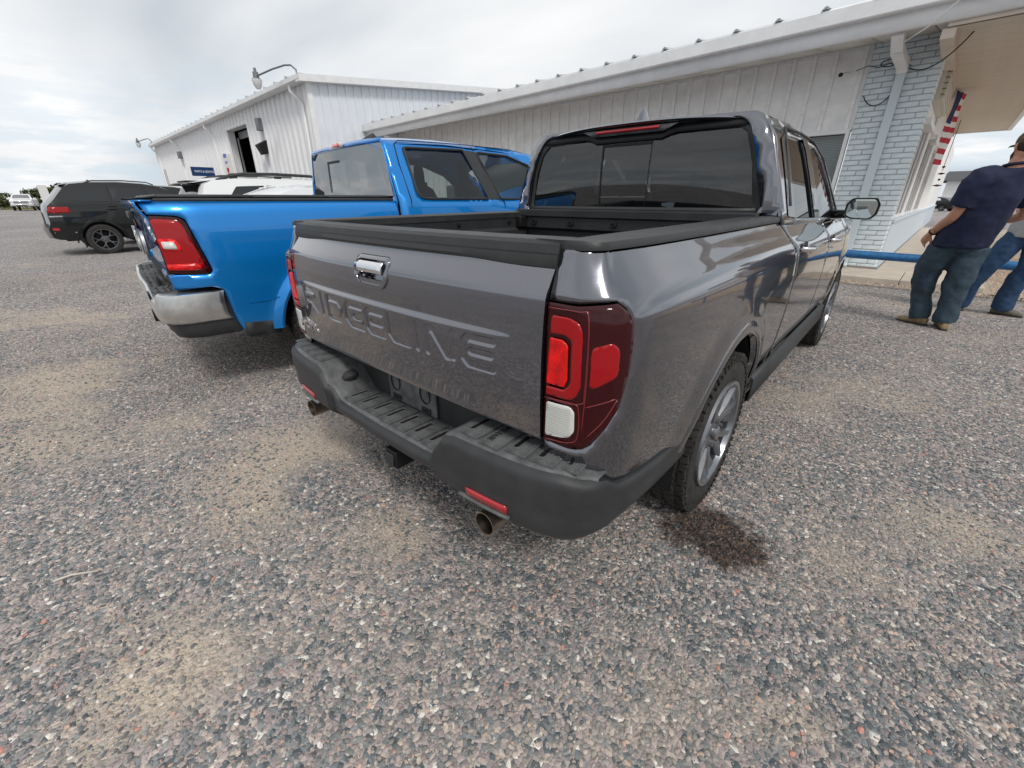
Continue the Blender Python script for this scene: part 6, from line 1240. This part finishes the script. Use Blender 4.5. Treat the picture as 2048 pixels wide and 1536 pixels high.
for i in range(24):
    y = -26 + i * 2.3; h = 2.4 + .9 * mn.noise(Vector((i * .6, 0, 0))) + max(0, 2.3 * (1 - abs(y - 9.5) / 8)); x = -99 - 2 * mn.noise(Vector((i, 3, 0)))
    kinds = ['tall ragged green bush along the left edge of the lot', 'low olive green bush along the left edge of the lot']
    where = ['at the near end of the row', 'past the end of the verge', 'left of the distant pickups', 'behind the distant pickups', 'between the distant pickups and the black suv', 'behind the tail of the black suv', 'behind the black suv roof', 'towards the workshop end'][min(7, i // 3)]
    bush(x, y, 2.0, h, '%s %s, %s' % ('tall ragged green bush' if h > 3.4 else 'low olive green bush', where, ('first', 'second', 'third')[i % 3] + ' of its cluster'), 300 + i)
q = MB(); rs = np.random.RandomState(3)
for _ in range(5000):
    x = rs.uniform(-98, -93.5); y = rs.uniform(-26, 30); h = rs.uniform(.15, .55); a = rs.uniform(0, 6.28); q.add([(x, y, 0), (x + .07 * math.cos(a), y + .07 * math.sin(a), 0), (x + rs.uniform(-.1, .1), y + rs.uniform(-.1, .1), h)], [(0, 1, 2)])
tag(q.build('dry_grass', mat('grass', (.16, .17, .06), .9, var=.5, vscale=.4), smooth=False), 'dry yellow-green grass verge below the far bushes', 'grass', kind='stuff')
# small twig lying on the gravel
q = MB(); q.tube([(-.66, -1.02, .022), (-.645, -.97, .026), (-.60, -.90, .022)], [.0045, .004, .003], 6); tag(q.build('twig', mat('dry_twig', (.6, .57, .5), .8), ang=180), 'pale bent twig lying on the gravel', 'twig')

# ================================================================ people
CLD = bpy.data.textures.new('folds', 'CLOUDS'); CLD.noise_scale = .14; CLD.noise_depth = 2
def fold_mods(o, vox, disp=0., sm=3, tex=CLD):
    r = o.modifiers.new('r', 'REMESH'); r.mode = 'VOXEL'; r.voxel_size = vox; r.use_smooth_shade = True
    s_ = o.modifiers.new('sm', 'SMOOTH'); s_.factor = .6; s_.iterations = sm
    if disp: d = o.modifiers.new('d', 'DISPLACE'); d.texture = tex; d.strength = disp; d.mid_level = .5; d.texture_coords = 'LOCAL'; s2 = o.modifiers.new('sm2', 'SMOOTH'); s2.factor = .5; s2.iterations = 1
def loft(mb, rings, rv, fv, n=24):
    """rings: (centre, half width, half depth); rv, fv: right and forward axes"""
    rv, fv = Vector(rv).normalized(), Vector(fv).normalized(); vs = []
    for c, a, b in rings:
        for k in range(n): t = 2 * math.pi * k / n; vs.append(Vector(c) + rv * a * math.cos(t) + fv * b * math.sin(t))
    m = len(rings); return mb.add(vs, [(i * n + k, i * n + (k + 1) % n, (i + 1) * n + (k + 1) % n, (i + 1) * n + k) for i in range(m - 1) for k in range(n)] + [tuple(range(n - 1, -1, -1)), tuple(range((m - 1) * n, m * n))])
def limb(mb, pts, rs, n=16, sub=4):
    P = crspline(pts, sub); q = np.interp(np.linspace(0, len(rs) - 1, len(P)), range(len(rs)), rs); return mb.tube([tuple(p) for p in P], list(q), n)
def hand(mb, w, d, pn, curl=.5, s_=1., side=1):
    """w wrist, d direction of fingers, pn back-of-hand normal"""
    d = Vector(d).normalized(); pn = Vector(pn).normalized(); sx = d.cross(pn).normalized() * side; w = Vector(w)
    mb.tube([w - d * .02, w + d * .02, w + d * .055, w + d * .09], [(.020, .026), (.018, .036), (.016, .041), (.013, .038)] if 0 else [.025, .030, .031, .024], 12)
    loft(mb, [(w + d * t, a, b) for t, a, b in ((.0, .026, .020), (.03, .038, .019), (.07, .042, .016), (.095, .040, .013))], sx, pn, 16)
    for i, (off, L_) in enumerate(((-.031, .068), (-.0105, .078), (.0105, .074), (.030, .058))):
        p = w + d * .088 + sx * off; pts = [p - d * .02, p]; a = 0; seg = L_ / 3
        for k in range(3): a += curl * (.5 + .25 * k) + .08 * i; pts.append(pts[-1] + (d * math.cos(a) - pn * math.sin(a)) * seg)
        mb.tube(pts, [.0095, .0092, .0088, .0082, .007], 10)
    p = w + d * .03 - sx * .03; mb.tube([p + d * -.01, p + (d * .5 - sx * .8 - pn * .2).normalized() * .035, p + (d * .8 - sx * .6 - pn * .4).normalized() * .065, p + (d * .95 - sx * .45 - pn * .5).normalized() * .085], [.014, .012, .0105, .008], 10)
def head(mb, c, f, up=(0, 0, 1), s=1.):
    f = Vector(f).normalized(); u = Vector(up).normalized(); r = f.cross(u).normalized(); c = Vector(c)
    rows = [(-.125, .030, .030, .055), (-.112, .052, .058, .038), (-.085, .062, .078, .018), (-.05, .068, .088, .008), (-.01, .072, .094, .0), (.03, .076, .098, -.004), (.065, .074, .094, -.006), (.095, .062, .080, -.008), (.115, .040, .052, -.008), (.123, .012, .016, -.008)]
    loft(mb, [(c + u * z * s + f * o * s, a * s, b * s) for z, a, b, o in rows], r, f, 22)
    mb.tube([c + f * .088 * s + u * .015, c + f * .108 * s - u * .012, c + f * .118 * s - u * .032, c + f * .098 * s - u * .042], [.009, .012, .016, .012], 10)
    for k in (-1, 1):
        e = c + r * k * .074 * s - f * .002; mb.tube([e + u * .030, e + u * .02 + r * k * .014, e - u * .005 + r * k * .015 - f * .004, e - u * .032 + r * k * .004], [.008, .011, .010, .007], 8)
        mb.tube([c + f * .082 + r * k * .016 + u * .028, c + f * .080 + r * k * .048 + u * .026], [.008, .007], 8)
    mb.tube([c + f * .086 * s - r * .022 - u * .062, c + f * .096 * s - u * .060, c + f * .086 * s + r * .022 - u * .062], [.006, .009, .006], 8)
    return c, f, u, r
def person(lb, pelvis, chest, neck, hc, f, hf, Lleg, Rleg, Larm, Rarm, toes, mshirt, mjean, mboot, big=1., cap=True):
    """every joint is a world position relative to the feet"""
    f = Vector(f).normalized(); l = Vector((0, 0, 1)).cross(f).normalized(); o0 = Vector((pelvis[0], pelvis[1], 0)); rel = lambda p: Vector(p) - o0
    Pm = empty('person', o0, 0, lb, 'person'); pelvis, chest, neck, hc = map(rel, (pelvis, chest, neck, hc)); Lleg, Rleg, Larm, Rarm = [[rel(p) for p in q] for q in (Lleg, Rleg, Larm, Rarm)]
    b = MB(); c, hfv, hu, hr = head(b, hc, hf)
    limb(b, [neck - Vector((0, 0, .06)), neck + (hc - neck) * .35, hc - Vector((0, 0, .06))], [.075, .060, .058])
    loft(b, [(pelvis + Vector((0, 0, -.08)), .10, .09), (pelvis, .15 * big, .11 * big), (pelvis.lerp(chest, .5), .14 * big, .11 * big), (chest, .17 * big, .11 * big), (chest.lerp(neck, .6), .15, .09), (neck, .06, .06)], l, f)
    for leg in (Lleg, Rleg): limb(b, leg, [.085, .07, .055, .045, .04])
    for arm, sd in ((Larm, 1), (Rarm, -1)):
        limb(b, arm, [.055, .047, .040, .028]); b.tube([chest, arm[0]], [.05, .05], 12); d = (arm[-1] - arm[-2]).normalized(); hand(b, arm[-1], (d + Vector((0, 0, -.5))).normalized(), l * sd + f * -.2, .45, side=sd)
    bo = b.build('body', SKIN, Pm, ang=180); fold_mods(bo, .006, 0, 2)
    for leg, tv in ((Lleg, toes[0]), (Rleg, toes[1])):
        a = leg[-1]; t = Vector((tv[0], tv[1], 0)).normalized(); g = Vector((a.x, a.y, 0)); sx = t.cross(Vector((0, 0, 1)))
        q = MB(); loft(q, [(g - t * .085 + Vector((0, 0, .055)), .022, .03), (g - t * .075 + Vector((0, 0, .055)), .034, .045), (g - t * .02 + Vector((0, 0, .062)), .040, .055), (g + t * .05 + Vector((0, 0, .055)), .043, .045), (g + t * .12 + Vector((0, 0, .042)), .048, .034), (g + t * .17 + Vector((0, 0, .038)), .042, .030), (g + t * .20 + Vector((0, 0, .034)), .022, .020)], sx, (0, 0, 1), 16)
        q.tube([g + Vector((0, 0, .05)), g + Vector((0, 0, .14))], .048, 12); bt = q.build('boot', mboot, Pm, ang=180); fold_mods(bt, .008, 0, 2)
        q = MB(); loft(q, [(g - t * .088 + Vector((0, 0, .012)), .030, .014), (g - t * .03 + Vector((0, 0, .010)), .040, .014), (g + t * .10 + Vector((0, 0, .010)), .050, .012), (g + t * .205 + Vector((0, 0, .014)), .026, .010)], sx, (0, 0, 1), 12); q.build('sole', PLA, bt)
    q = MB(); loft(q, [(pelvis + Vector((0, 0, -.10)), .155 * big, .135 * big), (pelvis + Vector((0, 0, -.02)), .175 * big, .15 * big), (pelvis + Vector((0, 0, .07)), .165 * big, .14 * big)], l, f)
    for leg in (Lleg, Rleg): 
        lg = [p.copy() for p in leg]; lg[-1] = lg[-1] + Vector((0, 0, -.03)); limb(q, lg, [.115 * big, .112 * big, .098 * big, .092, .098])
    j = q.build('jeans', mjean, Pm, ang=180); fold_mods(j, .011, .045, 4)
    q = MB(); loft(q, [(pelvis + Vector((0, 0, -.06)), .205 * big, .185 * big), (pelvis.lerp(chest, .3), .212 * big, .19 * big), (pelvis.lerp(chest, .65), .208 * big, .175 * big), (chest, .205 * big, .150 * big), (chest.lerp(neck, .45), .20 * big, .125 * big), (chest.lerp(neck, .75), .15 * big, .115), (neck + Vector((0, 0, .01)), .092, .092)], l, f, 28)
    for arm in (Larm, Rarm):
        s0_ = arm[0]; e = arm[0].lerp(arm[1], .78); limb(q, [chest.lerp(neck, .5), s0_, e], [.125, .105 * big, .088 * big])
    sh = q.build('shirt', mshirt, Pm, ang=180); fold_mods(sh, .012, .032, 3)
    q = MB(); q.tube([neck + l * .075 * math.cos(t) + f * .075 * math.sin(t) + Vector((0, 0, .035 + .012 * -math.sin(t))) for t in [2 * math.pi * i / 16 for i in range(17)]], .014, 8); q.build('collar', mshirt, sh, ang=180)
    # hair, beard, eyes, cap
    q = MB(); loft(q, [(c + hu * z - hfv * .012, a, bb_) for z, a, bb_ in ((-.055, .050, .075), (-.02, .077, .096), (.03, .081, .102), (.07, .079, .098), (.10, .066, .084), (.126, .03, .04))], hr, hfv, 22); q.v = [tuple(Vector(v) - hfv * (.028 if (Vector(v) - c).dot(hfv) > .03 else 0)) for v in q.v]; q.build('hair', HAIR, Pm, ang=180)
    q = MB(); q.grid(lambda t, k: c + hr * math.sin(t) * (.072, .078, .066, .040)[k] + hfv * (math.cos(t) * (.078, .094, .092, .06)[k] + .010) + hu * (-.035, -.062, -.10, -.132)[k], np.linspace(-1.45, 1.45, 15), list(range(4))); q.build('beard', HAIR, Pm, ang=180, solid=.008)
    for k in (-1, 1): q = MB(); q.lathe([(-.010, .009), (0, .0105), (.008, .006), (.010, 0)], 12, Matrix.Translation(c + hfv * .079 + hr * k * .032 + hu * .012) @ hfv.to_track_quat('X', 'Z').to_matrix().to_4x4()); q.build('eye', MATS['sign_white'], Pm)
    if cap:
        q = MB(); loft(q, [(c + hu * z - hfv * .006, a, bb_) for z, a, bb_ in ((.030, .084, .108), (.06, .084, .107), (.09, .078, .098), (.118, .060, .076), (.138, .03, .04), (.142, .006, .008))], hr, hfv, 24); cp_ = q.build('cap', CAPM, Pm, ang=60)
        q = MB(); q.grid(lambda x, k: c + hr * x * (.078, .072)[k] + hfv * (.085 + (0, .075)[k] * (1 - x * x * .5)) + hu * (.036 - .012 * k - .012 * x * x), np.linspace(-1, 1, 9), [0, 1]); q.build('cap_brim', CAPM, cp_, solid=.004)
    return Pm, sh
yf = R(-40); f1 = (math.sin(yf), math.cos(yf), 0)
PM1, sh1 = person('man in navy short-sleeved shirt, camouflage cap and dark jeans, seen from behind',
    (1.79, 5.86, .93), (1.885, 5.72, 1.34), (1.935, 5.66, 1.585), (1.962, 5.65, 1.765), f1, (-.42, .9, -.05),
    [(1.69, 5.83, .88), (1.635, 5.90, .62), (1.655, 5.95, .36), (1.715, 5.94, .11)], [(1.90, 5.86, .88), (1.895, 5.86, .58), (1.90, 5.85, .34), (1.92, 5.84, .11)],
    [(1.745, 5.58, 1.50), (1.665, 5.60, 1.20), (1.60, 5.70, 1.09), (1.535, 5.80, .985)], [(2.09, 5.86, 1.49), (2.17, 5.98, 1.22), (2.12, 6.08, 1.15), (2.03, 6.14, 1.12)], ((-.86, .42), (-.2, 1)), SHIRT, JEAN, BOOT, 1.12)
q = MB(); ow = Vector((1.79, 5.86, 0)); wc = Vector((1.553, 5.773, 1.012)) - ow; dv = (Vector((1.535, 5.80, .985)) - Vector((1.60, 5.70, 1.09))).normalized(); o1 = dv.orthogonal().normalized(); o2 = dv.cross(o1)
q.tube([wc + (o1 * math.cos(t) + o2 * math.sin(t)) * .034 for t in [2 * math.pi * i / 14 for i in range(15)]], .008, 6); q.build('wristband', BLK, PM1, ang=60)
ink = MB()
for i in range(9):
    for j in range(2):
        p = (Vector((1.655, 5.615, 1.19)) - ow).lerp(wc, .18 + i * .085); n_ = (Vector((-.35, -1, 0))).normalized(); sxx = dv.cross(n_).normalized(); p = p + n_ * .0425 * (1 - i * .02) + sxx * (.010 * (j - .5) * 1.6)
        ink.tube([p + sxx * (.006 * (-1) ** k) + dv * .004 * k for k in range(4)], .0016, 4)
o = ink.build('tattoo', INK, PM1, ang=180); o['kind'] = 'stuff'
f2 = (.55, .83, 0)
person('second man in blue jeans and pale grey shirt, behind the man in navy',
    (2.42, 7.12, .98), (2.47, 7.06, 1.36), (2.49, 7.05, 1.58), (2.50, 7.05, 1.75), f2, (-.6, -.2, 0),
    [(2.33, 7.10, .93), (2.21, 7.05, .66), (2.13, 7.10, .38), (2.09, 7.20, .11)], [(2.52, 7.12, .93), (2.52, 7.10, .62), (2.47, 7.15, .36), (2.47, 7.20, .11)],
    [(2.31, 7.13, 1.50), (2.27, 7.20, 1.24), (2.30, 7.0, 1.16), (2.38, 6.90, 1.12)], [(2.68, 7.0, 1.50), (2.74, 6.98, 1.22), (2.72, 7.1, 1.08), (2.68, 7.16, .98)], ((-.5, 1), (.93, -.3)), SHRG, JEANB, BOOTG, 1.0)
